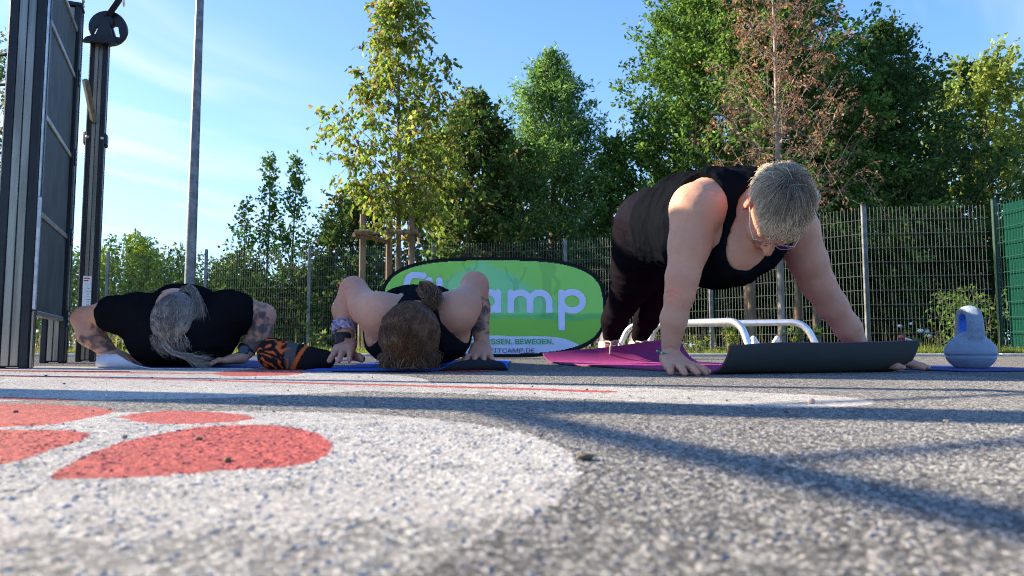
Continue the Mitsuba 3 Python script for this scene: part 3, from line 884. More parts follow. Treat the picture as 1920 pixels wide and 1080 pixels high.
def stakes(base, r, h, label, angs, beams=True, thick=.047):
    key = thing('tree_stake_frame', label, 'tree stakes')
    tops = []
    for a in angs:
        p = base + V(r * math.cos(a), r * math.sin(a), 0)
        z = np.linspace(-.1, h, 6)
        add('stake', tubes(np.stack([p[0] + 0 * z, p[1] + .004 * np.sin(z * 3 + a), z], -1), thick * (1 + .04 * np.sin(z * 5)), 12, True), 'mat_timber', key, smooth=40)
        tops.append(p)
    if beams:
        for i, (a, b) in enumerate(zip(tops, tops[1:] + tops[:1])):
            d = unit(b - a); n = V(-d[1], d[0], 0)
            add('crossbar', tubes(np.array([[a - d * .10, b + d * .10]]) + n * -(thick + .03) + V(0, 0, h - .27 - .03 * (i > 0)), .034, 8, True), 'mat_timber', key, smooth=40)
    return key


stakes(V(-1.793, 10.550, 0), .375, 1.98, 'weathered timber stakes with crossbars around the yellow green young tree', [math.pi * 1.0 + .35, -.35, math.pi / 2 + .15])
stakes(V(3.395, 9.200, 0), .42, 1.72, 'weathered timber stakes around the withered rust brown young tree', [math.pi + .25, -.10, .7, math.pi / 2 + 1.0], beams=False, thick=.05)

# trees beyond the fence
G_ = 'trees beyond the fence'
tree('big_tree', 'tall dense green tree filling the sky behind the withered young tree', V(5.680, 17.500, 0), 10.6, .7,
     [(0, 3.3), (.3, 3.35), (.5, 2.95), (.65, 2.4), (.8, 1.8), (1, .6)], 340, 120000, .115, .07, GREEN, 11, rise=.5, droop=.15, tr=.2, tuft=.46, group=G_, spread=.22, hollow=.3)
tree('dark_tree', 'dark green tree with spiky leading shoots just right of the tall dense tree', V(9.608, 18.500, 0), 8.3, .5,
     [(0, 2.6), (.3, 2.8), (.55, 2.5), (.75, 2.0), (.9, 1.2), (1, .2)], 210, 52000, .13, .078, DARK, 12, rise=1.5, droop=.05, tr=.18, tuft=.42, group=G_, spread=.4)
tree('light_tree', 'yellowish light green tree at the right edge behind the fence corner', V(13.246, 20.000, 0), 8.1, 1.0,
     [(0, 2.2), (.3, 2.4), (.6, 2.2), (.85, 1.5), (1, .5)], 100, 22000, .15, .11, LIGHT, 13, rise=.7, droop=.1, tr=.17, tuft=.45, group=G_, spread=.5, mt='mat_bark')
tree('willow_tree', 'upright light green tree with slender silvery leaves rising behind the banner', V(0.930, 17.000, 0), 6.9, 1.0,
     [(0, 1.35), (.3, 1.6), (.55, 1.3), (.75, 1.0), (.9, .55), (1, .05)], 170, 46000, .13, .04, WILLOW, 14, rise=1.3, droop=.0, tr=.13, tuft=.34, group=G_, spread=.45)
tree('willow_tree', 'thin side shoot tree left of the upright silvery tree', V(-0.206, 16.600, 0), 5.0, 1.0, [(0, .7), (.5, .5), (.8, .26), (1, .06)], 34, 4200, .13, .036, WILLOW, 15, rise=1.4, droop=.0, tr=.07, tuft=.26, group=G_)
tree('maple_tree', 'dark green tree with reddish tips close behind the yellow green young tree', V(-0.910, 15.600, 0), 5.45, .5,
     [(0, 1.5), (.3, 1.6), (.55, 1.25), (.75, .95), (.9, .5), (1, .1)], 130, 26000, .11, .085, MAPLE, 16, rise=.7, droop=.1, tr=.13, tuft=.36, group=G_, spread=.45)
tree('bushy_tree', 'low dark green bushy tree left of the timber stakes', V(-3.559, 16.000, 0), 3.4, .3,
     [(0, 1.1), (.35, 1.25), (.7, .95), (1, .2)], 64, 11000, .10, .075, MAPLE, 17, rise=.5, droop=.1, tr=.09, tuft=.34, group=G_, spread=.45)
tree('slender_tree', 'small green tree between the silvery tree and the tall dense tree', V(2.269, 16.200, 0), 4.75, .6,
     [(0, .8), (.4, .72), (.7, .42), (1, .08)], 48, 7500, .11, .06, GREEN, 18, rise=1.0, droop=.05, tr=.08, tuft=.28, group=G_, spread=.4)
for q_, (B_, H_, r_, n_, lb) in enumerate(((V(-5.594, 16.600, 0), 4.45, .55, 2300, 'left of the two tall thin open trees right of the lamp post'), (V(-5.025, 16.600, 0), 4.4, .6, 2600, 'right of the two tall thin open trees right of the lamp post'), (V(-6.090, 16.600, 0), 3.4, .55, 1500, 'short thin open tree nearest the lamp post on its right'))):
    tree('sparse_tree', lb, B_, H_, .4, [(0, r_ * 1.9), (.3, r_ * 1.7), (.5, r_ * 1.05), (.7, r_ * .5), (.85, r_ * .25), (1, r_ * .08)], 40, n_, .095, .062, MAPLE[:2] + GREEN[:2], 19 + (498, 545, 457)[q_], rise=1.8, droop=.0, tr=.04, tuft=.22, group=G_, spread=.5, limb_r=.45)
tree('edge_tree', 'tree far behind the climbing frame at the left edge of the picture', V(-14.344, 19.000, 0), 8.6, 1.5,
     [(0, 1.3), (.3, 1.6), (.7, 1.4), (1, .3)], 60, 7000, .12, .08, MAPLE, 20, rise=.7, droop=.1, tr=.15, tuft=.4, group=G_, spread=.5)


def hedge(name, label, x0, x1, Y, h, n, L, W, cols, seed, depth=.8, group='shrubs behind the fence', hv=.35, z0=.1, stems=14):
    """a shrub mass: stems from the ground with leafy shoots, uneven top"""
    rg = np.random.default_rng(seed)
    w = x1 - x0
    sx = rg.uniform(0, 1, stems * 3); sy = rg.uniform(-1, 1, stems * 3)
    top = h * (.72 + hv * meshkit.noise(np.c_[sx * w * 1.3 + seed, sx * 0, sx * 0], seed) * 1.1 + .18 * rg.standard_normal(stems * 3) * hv)
    B = np.c_[x0 + sx * w, Y + sy * depth * .5, 0 * sx]
    Tp = B + np.c_[rg.normal(0, .22, len(sx)), rg.normal(0, .2, len(sx)), top]
    u = np.linspace(0, 1, 6)[None, :, None]
    K = B[:, None] * (1 - u) + Tp[:, None] * u + .05 * rg.standard_normal((len(sx), 6, 3)) * u
    ms = tubes(K, .012 * (1 - .8 * u[..., 0]), 4)
    k = rg.integers(0, len(sx), n)
    t = (z0 / h + (1 - z0 / h) * rg.random(n) ** .85) * 4.999; i = t.astype(int); fr = (t - i)[:, None]
    C = K[k, i] * (1 - fr) + K[k, i + 1] * fr
    wid = (.24 * (1 - .75 * (t / 5) ** 2))[:, None]
    C = C + rg.standard_normal((n, 3)) * wid * V(1, 1, .6)
    C[:, 2] = np.maximum(C[:, 2], .03)
    D = unit(rg.standard_normal((n, 3)) + V(0, 0, -.1))
    v, f, c = leaf_mesh(C, D, L, W, rg, cols)
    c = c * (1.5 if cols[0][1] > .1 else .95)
    key = thing(name, label, 'shrub', group)
    add('stems', ms, 'mat_bark', key)
    add('foliage', M(v, f), 'mat_leaf', key, color=np.clip(c, .003, .9))


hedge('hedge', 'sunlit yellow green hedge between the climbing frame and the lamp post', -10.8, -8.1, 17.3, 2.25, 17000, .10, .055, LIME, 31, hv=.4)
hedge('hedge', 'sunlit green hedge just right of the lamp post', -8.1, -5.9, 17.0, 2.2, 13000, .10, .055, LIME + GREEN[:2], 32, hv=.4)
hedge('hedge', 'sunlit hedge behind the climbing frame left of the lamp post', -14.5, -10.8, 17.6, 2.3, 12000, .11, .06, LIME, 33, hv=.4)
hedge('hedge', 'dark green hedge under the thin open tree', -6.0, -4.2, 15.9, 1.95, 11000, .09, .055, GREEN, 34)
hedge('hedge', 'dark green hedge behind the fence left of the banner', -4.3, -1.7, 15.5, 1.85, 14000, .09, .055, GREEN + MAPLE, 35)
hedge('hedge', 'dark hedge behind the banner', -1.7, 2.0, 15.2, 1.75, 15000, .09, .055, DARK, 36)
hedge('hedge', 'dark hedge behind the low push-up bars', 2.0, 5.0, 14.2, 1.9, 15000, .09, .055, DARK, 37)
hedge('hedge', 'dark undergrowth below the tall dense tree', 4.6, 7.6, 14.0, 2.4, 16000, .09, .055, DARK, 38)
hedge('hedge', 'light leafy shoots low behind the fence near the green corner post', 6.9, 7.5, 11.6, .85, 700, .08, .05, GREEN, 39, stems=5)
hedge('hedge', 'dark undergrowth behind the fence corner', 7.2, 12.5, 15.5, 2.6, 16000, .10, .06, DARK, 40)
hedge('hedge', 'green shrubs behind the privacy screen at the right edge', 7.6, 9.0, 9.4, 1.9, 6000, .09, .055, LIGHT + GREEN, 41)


# ---------------------------------------------------------------- grass strip and weeds
def blades(x, y, h, w, rg, cols, bend=.5):
    n = len(x)
    a = rg.uniform(0, 2 * np.pi, n); d = np.c_[np.cos(a), np.sin(a), 0 * a]
    s = np.c_[-np.sin(a), np.cos(a), 0 * a] * w[:, None] * .5
    b = np.c_[x, y, 0 * x - .02]
    be = (bend * rg.random(n))[:, None]
    m = b + V(0, 0, 1) * h[:, None] * .55 + d * h[:, None] * be * .25
    t = b + V(0, 0, 1) * h[:, None] * (1 - .35 * be) + d * h[:, None] * be
    v = np.stack([b - s, b + s, m + s * .8, m - s * .8, t], 1).reshape(-1, 3)
    o = np.arange(n)[:, None] * 5
    f = np.vstack([o + [0, 1, 2], o + [0, 2, 3], o + [3, 2, 4]])
    c = np.array(cols)[rg.integers(0, len(cols), n)] * np.exp(.25 * rg.standard_normal((n, 1)))
    return v, f, np.repeat(c, 5, 0)


rg = np.random.default_rng(50)
n = 38000
y = 6.12 + 4.5 * rg.random(n) ** 2.2
x = rg.uniform(-.80, .80, n) * y
patch = meshkit.fbm(np.c_[x * 1.1, y * .9, 0 * x], 3, 4)
h = (.05 + .16 * np.clip(patch - .3, 0, 1) * rg.uniform(.4, 1.4, n)) * (1 + .25 * (x > 3))
v, f, c = blades(x, y, h, np.full(n, .008), rg, [(.15, .23, .04), (.20, .28, .05), (.12, .19, .04), (.28, .27, .09)])
add('grass', M(v, f), 'mat_leaf', color=np.clip(c, .003, .9), kind='stuff', label='strip of grass between the asphalt and the fence', category='grass')
n = 2600
y = 6.5 + 3.5 * rg.random(n); x = rg.uniform(-.75, .75, n) * y
k = meshkit.fbm(np.c_[x * .9 + 5, y * .5, 0 * x], 3, 9) > .5
x, y = x[k], y[k]
v, f, c = blades(x, y, rg.uniform(.2, .42, len(x)), np.full(len(x), .006), rg, [(.26, .22, .11), (.22, .20, .08), (.16, .17, .06)], .35)
add('tall_grass', M(v, f), 'mat_leaf', color=c, kind='stuff', label='dry seeding grass stalks along the fence', category='grass')


def weed(b, hgt, n, L, cols, label, seed, flowers=None):
    rg = np.random.default_rng(seed)
    key = thing('weed', label, 'plant')
    m = 7
    tp = b + np.c_[rg.normal(0, hgt * .35, m), rg.normal(0, .08, m), hgt * rg.uniform(.5, 1, m)]
    u = np.linspace(0, 1, 5)[None, :, None]
    K = b * (1 - u) + tp[:, None] * u + np.array([0, 0, .03]) * (u * (1 - u))
    add('stems', tubes(K, .003, 4), 'mat_green_rod', key)
    k = rg.integers(0, m, n); t = rg.random(n)[:, None] ** .7
    C = b * (1 - t) + tp[k] * t + rg.normal(0, .02, (n, 3))
    C[:, 2] = np.maximum(C[:, 2], .01)
    v, f, c = leaf_mesh(C, unit(rg.standard_normal((n, 3)) + V(0, 0, .3)), L, L * .5, rg, cols)
    add('foliage', M(v, f), 'mat_leaf', key, color=np.clip(c, .003, .9))
    if flowers:
        ico_ = trimesh.creation.icosphere(subdivisions=1, radius=1)
        for q, col in enumerate(flowers):
            p = tp[q % m] + rg.normal(0, .06, 3)
            add('flower', xf(M(ico_.vertices * rg.uniform(.022, .04) * [1, 1, .7], ico_.faces), None, p), col, key, smooth=True)


mat('petal_white', princ((.70, .70, .74), .7)); mat('petal_pink', princ((.55, .12, .16), .7))
weed(V(4.891, 8.800, 0), .34, 60, .05, LIGHT, 'small weed with white and pink blossoms at the foot of the fence near the kettlebell', 61, ['mat_petal_white'] * 7 + ['mat_petal_pink'] * 2)
weed(V(2.317, 7.600, 0), .36, 90, .07, LIGHT, 'leafy weed in the grass behind the farther push-up bar', 62)
weed(V(1.761, 7.000, 0), .20, 110, .05, LIGHT, 'low clover like weed in the grass behind the nearer push-up bar', 63)
weed(V(3.072, 7.800, 0), .34, 80, .07, GREEN, 'leafy weed at the foot of the withered tree', 64)
weed(V(-2.101, 8.000, 0), .36, 90, .06, LIGHT, 'leafy weed behind the wrist of the woman with brown hair', 65)
weed(V(-3.982, 7.500, 0), .24, 90, .05, LIGHT, 'leafy weed behind the arm of the woman in the black T-shirt', 66)

# ---------------------------------------------------------------- people: helpers
def hand(F, wrist, fwd, ts, z0, s=1.0, splay=1.0, arch=0.0):
    """palm and five fingers lying on a surface at height z0; ts: +1 thumb to the right of fwd, -1 to the left. Returns tips for colouring"""
    fwd = unit(V(fwd[0], fwd[1], 0)); x = V(fwd[1], -fwd[0], 0) * ts
    B = V(wrist[0], wrist[1], z0)
    kn = [(.031, .086), (.010, .093), (-.012, .089), (-.032, .076)]
    ln, sp = [.070, .079, .073, .056], [9, 2, -6, -16]
    tips = []
    for (kx, ky), L, a in zip(kn, ln, sp):
        k = B + (x * kx + fwd * ky) * s + V(0, 0, .021 + arch)
        F.cone(V(*wrist) + x * kx * .55 * s + fwd * .01, k, .021 * s, .0125 * s, .012)
    for (kx, ky), L, a in zip(kn, ln, sp):
        L *= s
        k = B + (x * kx + fwd * ky) * s + V(0, 0, .021 + arch)
        a = math.radians(a) * splay
        d = fwd * math.cos(a) + x * math.sin(a)
        p = [k, k + d * L * .45 + V(0, 0, .003 - arch * .2), k + d * L * .78 + V(0, 0, -.006 - arch * .6), k + d * L + V(0, 0, -.0125 - arch)]
        F.chain(p, [.0112 * s, .0102 * s, .0092 * s, .0078 * s], .004)
        tips.append(p[-1])
    t = [B + (x * .020 + fwd * .022) * s + V(0, 0, .024), B + (x * .052 + fwd * .050) * s + V(0, 0, .019), B + (x * .068 + fwd * .078) * s + V(0, 0, .014), B + (x * .074 + fwd * .098) * s + V(0, 0, .010)]
    F.chain(t, [.017 * s, .0135 * s, .0110 * s, .0088 * s], .008)
    tips.append(t[-1])
    return tips


def skin_relief(m, seed=0, creases=()):
    p, n = np.asarray(m.vertices), vnorm(m)
    d = .0045 * (meshkit.fbm(p * 11, 3, seed) - .5) + .0016 * (meshkit.fbm(p * 48, 2, seed + 4) - .5)
    for q, ax_, r, w, dep in creases:
        v = p - q
        h = v @ unit(ax_) + .004 * np.sin(p[:, 0] * 160)
        d -= dep * np.exp(-(h / w) ** 2) * np.exp(-(np.linalg.norm(v, axis=1) / r) ** 2)
    return M(p + n * d[:, None], m.faces)


def skin_color(m, base, tips=(), red=(), tattoos=(), seed=0):
    p = np.asarray(m.vertices)
    n = meshkit.fbm(p * 22, 4, seed)[:, None]
    f = meshkit.fbm(p * 120, 2, seed + 5)[:, None]
    c = np.array(base) * (.86 + .28 * n) * (.94 + .12 * f)
    blot = np.clip((meshkit.fbm(p * 7, 3, seed + 9)[:, None] - .45) * 3, 0, 1)
    c = c * (1 - .30 * blot) + c * V(1.10, .84, .80) * .30 * blot
    rr = np.random.default_rng(seed)
    for q in p[rr.integers(0, len(p), 30)]:
        w = np.exp(-(np.linalg.norm(p - q, axis=1) / .0028) ** 2)[:, None] * .6
        c = c * (1 - w) + c * V(.45, .32, .28) * w
    for q, r, k in red:
        w = np.exp(-(np.linalg.norm(p - q, axis=1) / r) ** 2)[:, None] * k
        c = c * (1 - w) + c * V(1.12, .72, .68) * w
    for q in tips:
        w = np.exp(-(np.linalg.norm(p - q, axis=1) / .016) ** 2)[:, None] * .6
        c = c * (1 - w) + c * V(1.08, .86, .84) * w
    for a, b, r, sc, sd in tattoos:
        a, b = np.array(a), np.array(b)
        t = np.clip(((p - a) @ (b - a)) / ((b - a) @ (b - a)), 0, 1)
        inside = (np.linalg.norm(p - a - t[:, None] * (b - a), axis=1) < r) & (t > .02) & (t < .98)
        q = p * sc
        w = meshkit.fbm(q, 3, sd) + .35 * np.abs(meshkit.fbm(q * 1.7 + 9, 2, sd + 3) - .5)
        line = np.exp(-(np.abs(meshkit.noise(q * .8, sd + 7) - .5) / .06) ** 2)
        ink = np.clip((w - .50) * 7, 0, 1) * .75 + line * .55
        ink = (np.clip(ink, 0, .86) * inside)[:, None]
        c = c * (1 - ink) + V(.055, .060, .075) * ink
    return np.clip(c, .005, .9)


def folds(m, amp, seed, along=None, fr=(26, 7), sharp=1.0):
    """wrinkles: moves vertices along their normals by noise drawn out in one direction"""
    p, n = np.asarray(m.vertices), vnorm(m)
    along = unit(V(0, 1, .2) if along is None else along)
    a = (p @ along)[:, None] * along
    q = (p - a) * fr[0] + a * fr[1]
    w = 1 - np.abs(meshkit.fbm(q, 3, seed) - .5) * 2
    return M(p + n * (amp * (w ** (2 * sharp) - .6))[:, None], m.faces)


def cloth_color(m, base, seed=0, amt=.25):
    p = np.asarray(m.vertices)
    return np.array(base) * (1 - amt / 2 + amt * meshkit.fbm(p * 30, 3, seed)[:, None])


def scalp(C, R, rad, region, s=1.0):
    ic = trimesh.creation.icosphere(subdivisions=5)
    d = ic.vertices
    k = region(d)[ic.faces].all(1)
    n = 1 + .012 * (meshkit.fbm(d * 9, 3, 4)[:, None] - .5)
    return M((d * rad * n) @ R.T * s + C, ic.faces[k])


def strand_mesh(C, R, rad, D0, D1, rg, lift, width, K=8, wob=.02, sides=3):
    """strands over an ellipsoid from directions D0 to D1 (local), lifted by lift(t) (N,K)"""
    t = np.linspace(0, 1, K)
    N = len(D0)
    w = rg.standard_normal((N, 1, 3)) * wob * np.sin(np.pi * np.minimum(t * 1.2, 1))[None, :, None]
    d = unit(D0[:, None] * (1 - t)[None, :, None] + D1[:, None] * t[None, :, None] + w)
    p = d * rad * (1 + lift)[..., None]
    wd = width * np.exp(.3 * rg.standard_normal((N, 1))) * (1 - .75 * t ** 2)[None]
    return tubes(p @ R.T + C, wd, sides)


def path_strands(path, spread, rg, N, K, width, taper=.7, fray=0.0):
    """a lock of N strands along one path, spread given per path point"""
    c = bez(path, K)
    sp = np.interp(np.linspace(0, 1, K), np.linspace(0, 1, len(spread)), spread)
    t, a, b = frames(c[None])
    ang = rg.uniform(0, 2 * np.pi, N); r = np.sqrt(rg.random(N))
    tw = rg.normal(0, .25, N)
    tt = np.linspace(0, 1, K)
    an = ang[:, None] + tw[:, None] * tt[None] * 3
    off = (np.cos(an)[..., None] * a + np.sin(an)[..., None] * b) * (r[:, None] * sp[None])[..., None]
    P_ = c[None] + off + (rg.standard_normal((N, 1, 3)) * fray) * (tt ** 2)[None, :, None]
    cut = rg.uniform(.75, 1.0, N)
    for i in range(N):
        pass
    wd = width * np.exp(.3 * rg.standard_normal((N, 1))) * (1 - taper * tt)[None]
    return tubes(P_, wd, 3)


def strand_col(m, N, cols, rg, var=.2, root=None):
    k = len(m.vertices) // N
    c = np.array(cols)[rg.integers(0, len(cols), N)] * np.exp(var * rg.standard_normal((N, 1)))
    if root is None: return np.repeat(c, k, 0)
    g = np.repeat(np.broadcast_to(root, (N, root.shape[1])), k // root.shape[1], 1)
    return (c[:, None] * g[..., None]).reshape(-1, 3)


def rdirs(rg, n):
    return unit(rg.standard_normal((n, 3)))


def put_hair(key, parts, smooth=True):
    ms, cs = zip(*parts)
    add('hair', cat(ms), 'mat_hair', key, smooth=smooth, color=np.clip(np.vstack(cs), .003, .9))


def wrist_ring(key, name, c, axis, r, w, th, mt, **lab):
    """a band round a wrist"""
    axis = unit(axis)
    x = unit(np.cross(axis, [.3, .9, .2])); y = np.cross(axis, x)
    an_ = np.linspace(0, 2 * np.pi, 37)
    prof = [(r, -w / 2), (r + th, -w / 2 * .9), (r + th, w / 2 * .9), (r, w / 2)]
    v = np.array([[c + axis * h + q * (np.cos(a) * x + np.sin(a) * y) for q, h in prof] for a in an_[:-1]])
    n, k = v.shape[:2]
    f = []
    for i in range(n):
        for j in range(k):
            a, b, c2, d = i * k + j, ((i + 1) % n) * k + j, ((i + 1) % n) * k + (j + 1) % k, i * k + (j + 1) % k
            f += [[a, b, c2], [a, c2, d]]
    m = M(v.reshape(-1, 3), f); m.fix_normals()
    return add(name, m, mt, key, smooth=40, **lab)


def head(F, C, R, s=1.0, ears=(-1, 1), eyes=True):
    L = lambda x, y, z: C + R @ V(x, y, z) * s
    F.ell(L(0, -.012, .022), V(.073, .094, .084) * s, R, .01)
    F.ell(L(0, .030, -.038), V(.057, .062, .072) * s, R, .03)
    F.cone(L(-.012, .072, -.098), L(.012, .072, -.098), .021 * s, .021 * s, .025)
    for q in (-1, 1):
        F.ell(L(.034 * q, .058, -.036), V(.027, .026, .028) * s, R, .02)
    F.cone(L(-.034, .076, .020), L(.034, .076, .020), .013 * s, .013 * s, .015)
    F.cone(L(0, .088, .008), L(0, .116, -.030), .0075 * s, .0115 * s, .008)
    for q in (-1, 1):
        F.ell(L(.012 * q, .102, -.034), V(.008, .010, .007) * s, R, .005)
        F.ell(L(.032 * q, .092, -.002), V(.015, .013, .010) * s, R, .010, 'sub')
        F.ell(L(.032 * q, .074, -.002), V(.014, .013, .0125) * s, R, .004)
    F.ell(L(0, .090, -.061), V(.024, .009, .0055) * s, R, .004)
    F.ell(L(0, .088, -.071), V(.021, .009, .0065) * s, R, .004)
    for q in ears:
        ER = R @ Raxis([0, 0, 1], -q * .45) @ Raxis([1, 0, 0], -.2)
        F.ell(L(.077 * q, -.012, -.008), V(.008, .019, .031) * s, ER, .006)
        F.ell(L(.086 * q, -.008, -.003), V(.006, .010, .016) * s, ER, .004, 'sub')
        F.ell(L(.076 * q, -.004, -.034), V(.007, .008, .010) * s, R, .006)
    return L


SKIN = (.54, .295, .205)

# ---------------------------------------------------------------- the woman in glasses (right)
w3 = thing('person', 'woman with short blond hair and glasses in a black tank top, holding a high plank', 'person')
S_l, S_r = V(0.549, 2.150, 0.488), V(0.901, 2.300, 0.448)
E_l, E_r = V(0.489, 2.130, 0.232), V(1.034, 2.360, 0.212)
W_l, W_r = V(0.467, 2.170, 0.061), V(1.141, 2.390, 0.063)
torso3 = [('c', V(0.553, 2.720, 0.519), V(0.660, 2.420, 0.478), .128, .150, .05), ('c', V(0.660, 2.420, 0.482), V(0.724, 2.240, 0.488), .158, .125, .05),
          ('c', V(0.628, 2.620, 0.558), V(0.758, 2.360, 0.528), .140, .128, .05), ('c', V(0.614, 2.250, 0.494), V(0.821, 2.330, 0.482), .095, .085, .05),
          ('e', V(0.685, 2.420, 0.403), V(.14, .17, .12), .05), ('e', V(0.676, 2.200, 0.378), V(.095, .10, .105), .04), ('e', V(0.763, 2.280, 0.401), V(.075, .09, .09), .04)]


def torso(F, prims, g=0.0):
    for q in prims:
        if q[0] == 'c': F.cone(q[1], q[2], q[3] + g, q[4] + g, q[5])
        else: F.ell(q[1], q[2] + g, np.eye(3), q[3])


F = Field((.25, 1.90, -.01), (1.48, 2.95, .78), .0045)
torso(F, torso3)
F.chain([V(0.620, 2.220, 0.521), S_l, V(0.524, 2.140, 0.378), V(0.498, 2.130, 0.282), E_l, V(0.473, 2.140, 0.158), W_l], [.088, .076, .060, .046, .040, .036, .026], .02)
F.chain([V(0.831, 2.300, 0.477), S_r, V(0.945, 2.320, 0.352), V(0.982, 2.340, 0.281), E_r, V(1.088, 2.370, 0.140), W_r], [.080, .070, .058, .050, .046, .040, .027], .02)
t1 = hand(F, V(0.467, 2.165, 0.046), (.14, -.99), -1, .0, 1.0, 1.0)
# her left hand on the right, fingers pointing outwards
t2 = hand(F, V(1.158, 2.395, 0.031), (.92, -.40), 1, .006, 1.0, .8)
HC = V(0.743, 2.035, 0.463)
fw = unit(V(-.16, -.15, -.97)); cr = unit(V(.10, -.98, .15)); cr = unit(cr - fw * (cr @ fw)); HR = rot(np.cross(fw, cr), fw, cr)
F.cone(HC + HR @ V(0, -.035, -.075), V(0.729, 2.220, 0.491), .060, .075, .03)
L3 = head(F, HC, HR, 1.0)
m = skin_relief(F.mesh(), 3, [(V(0.447, 2.080, 0.236), V(.25, 0, 1), .035, .0045, .006), (V(0.450, 2.080, 0.222), V(.3, 0, 1), .03, .004, .005), (V(0.468, 2.130, 0.072), V(.1, 0, 1), .04, .004, .003), (V(0.606, 2.100, 0.404), V(.9, 0, .5), .05, .006, .006)])
c = skin_color(m, SKIN, t1 + t2, [(E_l, .05, .5), (L3(.08, -.01, -.01), .045, .9), (L3(-.08, -.01, -.01), .045, .9), (L3(0, .115, -.03), .02, .5), (L3(.035, .07, -.03), .025, .35), (L3(-.035, .07, -.03), .025, .35), (V(0.490, 2.090, 0.196), .005, 1.5), (V(0.487, 2.090, 0.183), .005, 1.3), (V(0.449, 2.090, 0.235), .02, .8)], seed=3)
q = (np.asarray(m.vertices) - HC) @ HR
lip = ((np.abs(q[:, 0]) < .026) & (np.abs(q[:, 2] + .066) < .011) & (q[:, 1] > .08))
c[lip] *= V(.95, .55, .55)
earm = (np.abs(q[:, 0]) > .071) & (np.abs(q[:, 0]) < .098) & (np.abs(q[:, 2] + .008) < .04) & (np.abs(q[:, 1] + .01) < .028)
c[earm] = c[earm] * .4 + V(.62, .13, .07) * .6  # red of light shining through the ears, painted into the skin colour
brow = (np.abs(np.abs(q[:, 0]) - .034) < .020) & (np.abs(q[:, 2] - .022) < .005) & (q[:, 1] > .07)
c[brow] = c[brow] * .35
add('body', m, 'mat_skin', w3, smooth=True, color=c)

F = Field((.25, 1.95, .2), (1.2, 2.95, .78), .0055)
torso(F, torso3, .011)
F.cone(V(0.615, 2.220, 0.525), V(0.807, 2.280, 0.482), .106, .108, .03)
F.keep(V(0.493, 2.740, 0.543), V(0.474, 2.800, 0.532) - V(0.660, 2.420, 0.498), .004)
F.ell(V(0.517, 2.110, 0.481), V(.112, .165, .158), np.eye(3), .006, 'sub')
F.cone(V(0.526, 2.100, 0.419), V(0.495, 2.080, 0.277), .088, .08, .006, 'sub')
F.ell(V(0.939, 2.310, 0.436), V(.105, .12, .12), np.eye(3), .006, 'sub')
F.ell(V(0.698, 2.070, 0.400), V(.068, .155, .113), Raxis([0, 1, 0], .35), .006, 'sub')
F.ell(V(0.731, 2.100, 0.474), V(.075, .15, .085), np.eye(3), .006, 'sub')
m = folds(F.mesh(), .009, 5, V(.05, -.15, -.98), (17, 6), 1.6)
add('tank_top', m, 'mat_cloth', w3, smooth=True, color=cloth_color(m, (.0058, .0072, .0100), 4))
seam = bez([V(0.415, 2.560, 0.522), V(0.474, 2.520, 0.511), V(0.526, 2.460, 0.503)], 12)

F = Field((.25, 2.55, 0.02), (.95, 3.75, .80), .006)
F.chain([V(0.568, 2.680, 0.509), V(0.557, 2.780, 0.537)], [.138, .148], .04)
F.cone(V(0.526, 2.780, 0.533), V(0.647, 2.880, 0.545), .128, .135, .05)
F.chain([V(0.519, 2.800, 0.491), V(0.512, 3.000, 0.387), V(0.489, 3.220, 0.272), V(0.468, 3.340, 0.206), V(0.474, 3.500, 0.136)], [.130, .104, .066, .060, .040], .015)
F.chain([V(0.633, 2.920, 0.497), V(0.640, 3.120, 0.365), V(0.641, 3.300, 0.267), V(0.629, 3.420, 0.214), V(0.625, 3.580, 0.132)], [.140, .105, .066, .060, .040], .015)
m = folds(F.mesh(), .006, 15, V(0, -.6, .8), (10, 24))
pv = np.asarray(m.vertices)
c = cloth_color(m, (.0105, .009, .0125), 6)
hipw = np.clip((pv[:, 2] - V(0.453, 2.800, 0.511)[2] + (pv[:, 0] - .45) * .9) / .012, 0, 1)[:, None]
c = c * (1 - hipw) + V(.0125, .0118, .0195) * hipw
add('leggings', m, 'mat_cloth', w3, smooth=True, color=c)
for sx, ank in ((0, V(0.471, 3.520, 0.136)), (1, V(0.629, 3.600, 0.132))):
    F = Field(ank - V(.12, .2, .13), ank + V(.12, .15, .1), .004)
    b = V(ank[0], ank[1], 0)
    F.chain([b + V(-.004, .03, .125), b + V(-.006, .02, .085), b + V(-.012, -.03, .045)], [.040, .043, .040], .02)
    F.cone(b + V(-.04, -.05, .032), b + V(.02, -.05, .032), .030, .030, .02)
    F.cone(b + V(-.01, .07, .115), b + V(-.012, .04, .05), .034, .03, .02)
    m = F.mesh()
    pv = np.asarray(m.vertices) - b
    c = np.tile(V(.50, .40, .38), (len(pv), 1))
    c[pv[:, 2] > .105] = V(.06, .06, .075)
    c[(pv[:, 2] > .06) & (pv[:, 2] < .105) & (np.abs(pv[:, 0]) < .03)] = V(.50, .13, .06)
    c[pv[:, 2] < .018] = V(.6, .6, .6)
    sh = add('shoe', m, 'mat_painted', w3, smooth=True, color=c)
    lp_ = [b + V(-.03, -.062, .105), b + V(-.008, -.088, .10), b + V(-.012, -.095, .075), b + V(-.014, -.098, .045)]
    lq_ = [b + V(-.01, -.085, .10), b + V(.02, -.075, .108), b + V(.04, -.08, .085)]
    ms = [tubes(bez(z, 12), .0042, 6, True) for z in (lp_, lq_)] + [tubes(np.array([[b + V(-.03, -.03 - k * .012, .10 - k * .014), b + V(.022, -.035 - k * .012, .098 - k * .014)]]), .004, 6, True) for k in range(3)]
    add('shoe_laces', cat(ms), 'mat_white_plastic' if False else 'mat_kerb', sh, smooth=True)

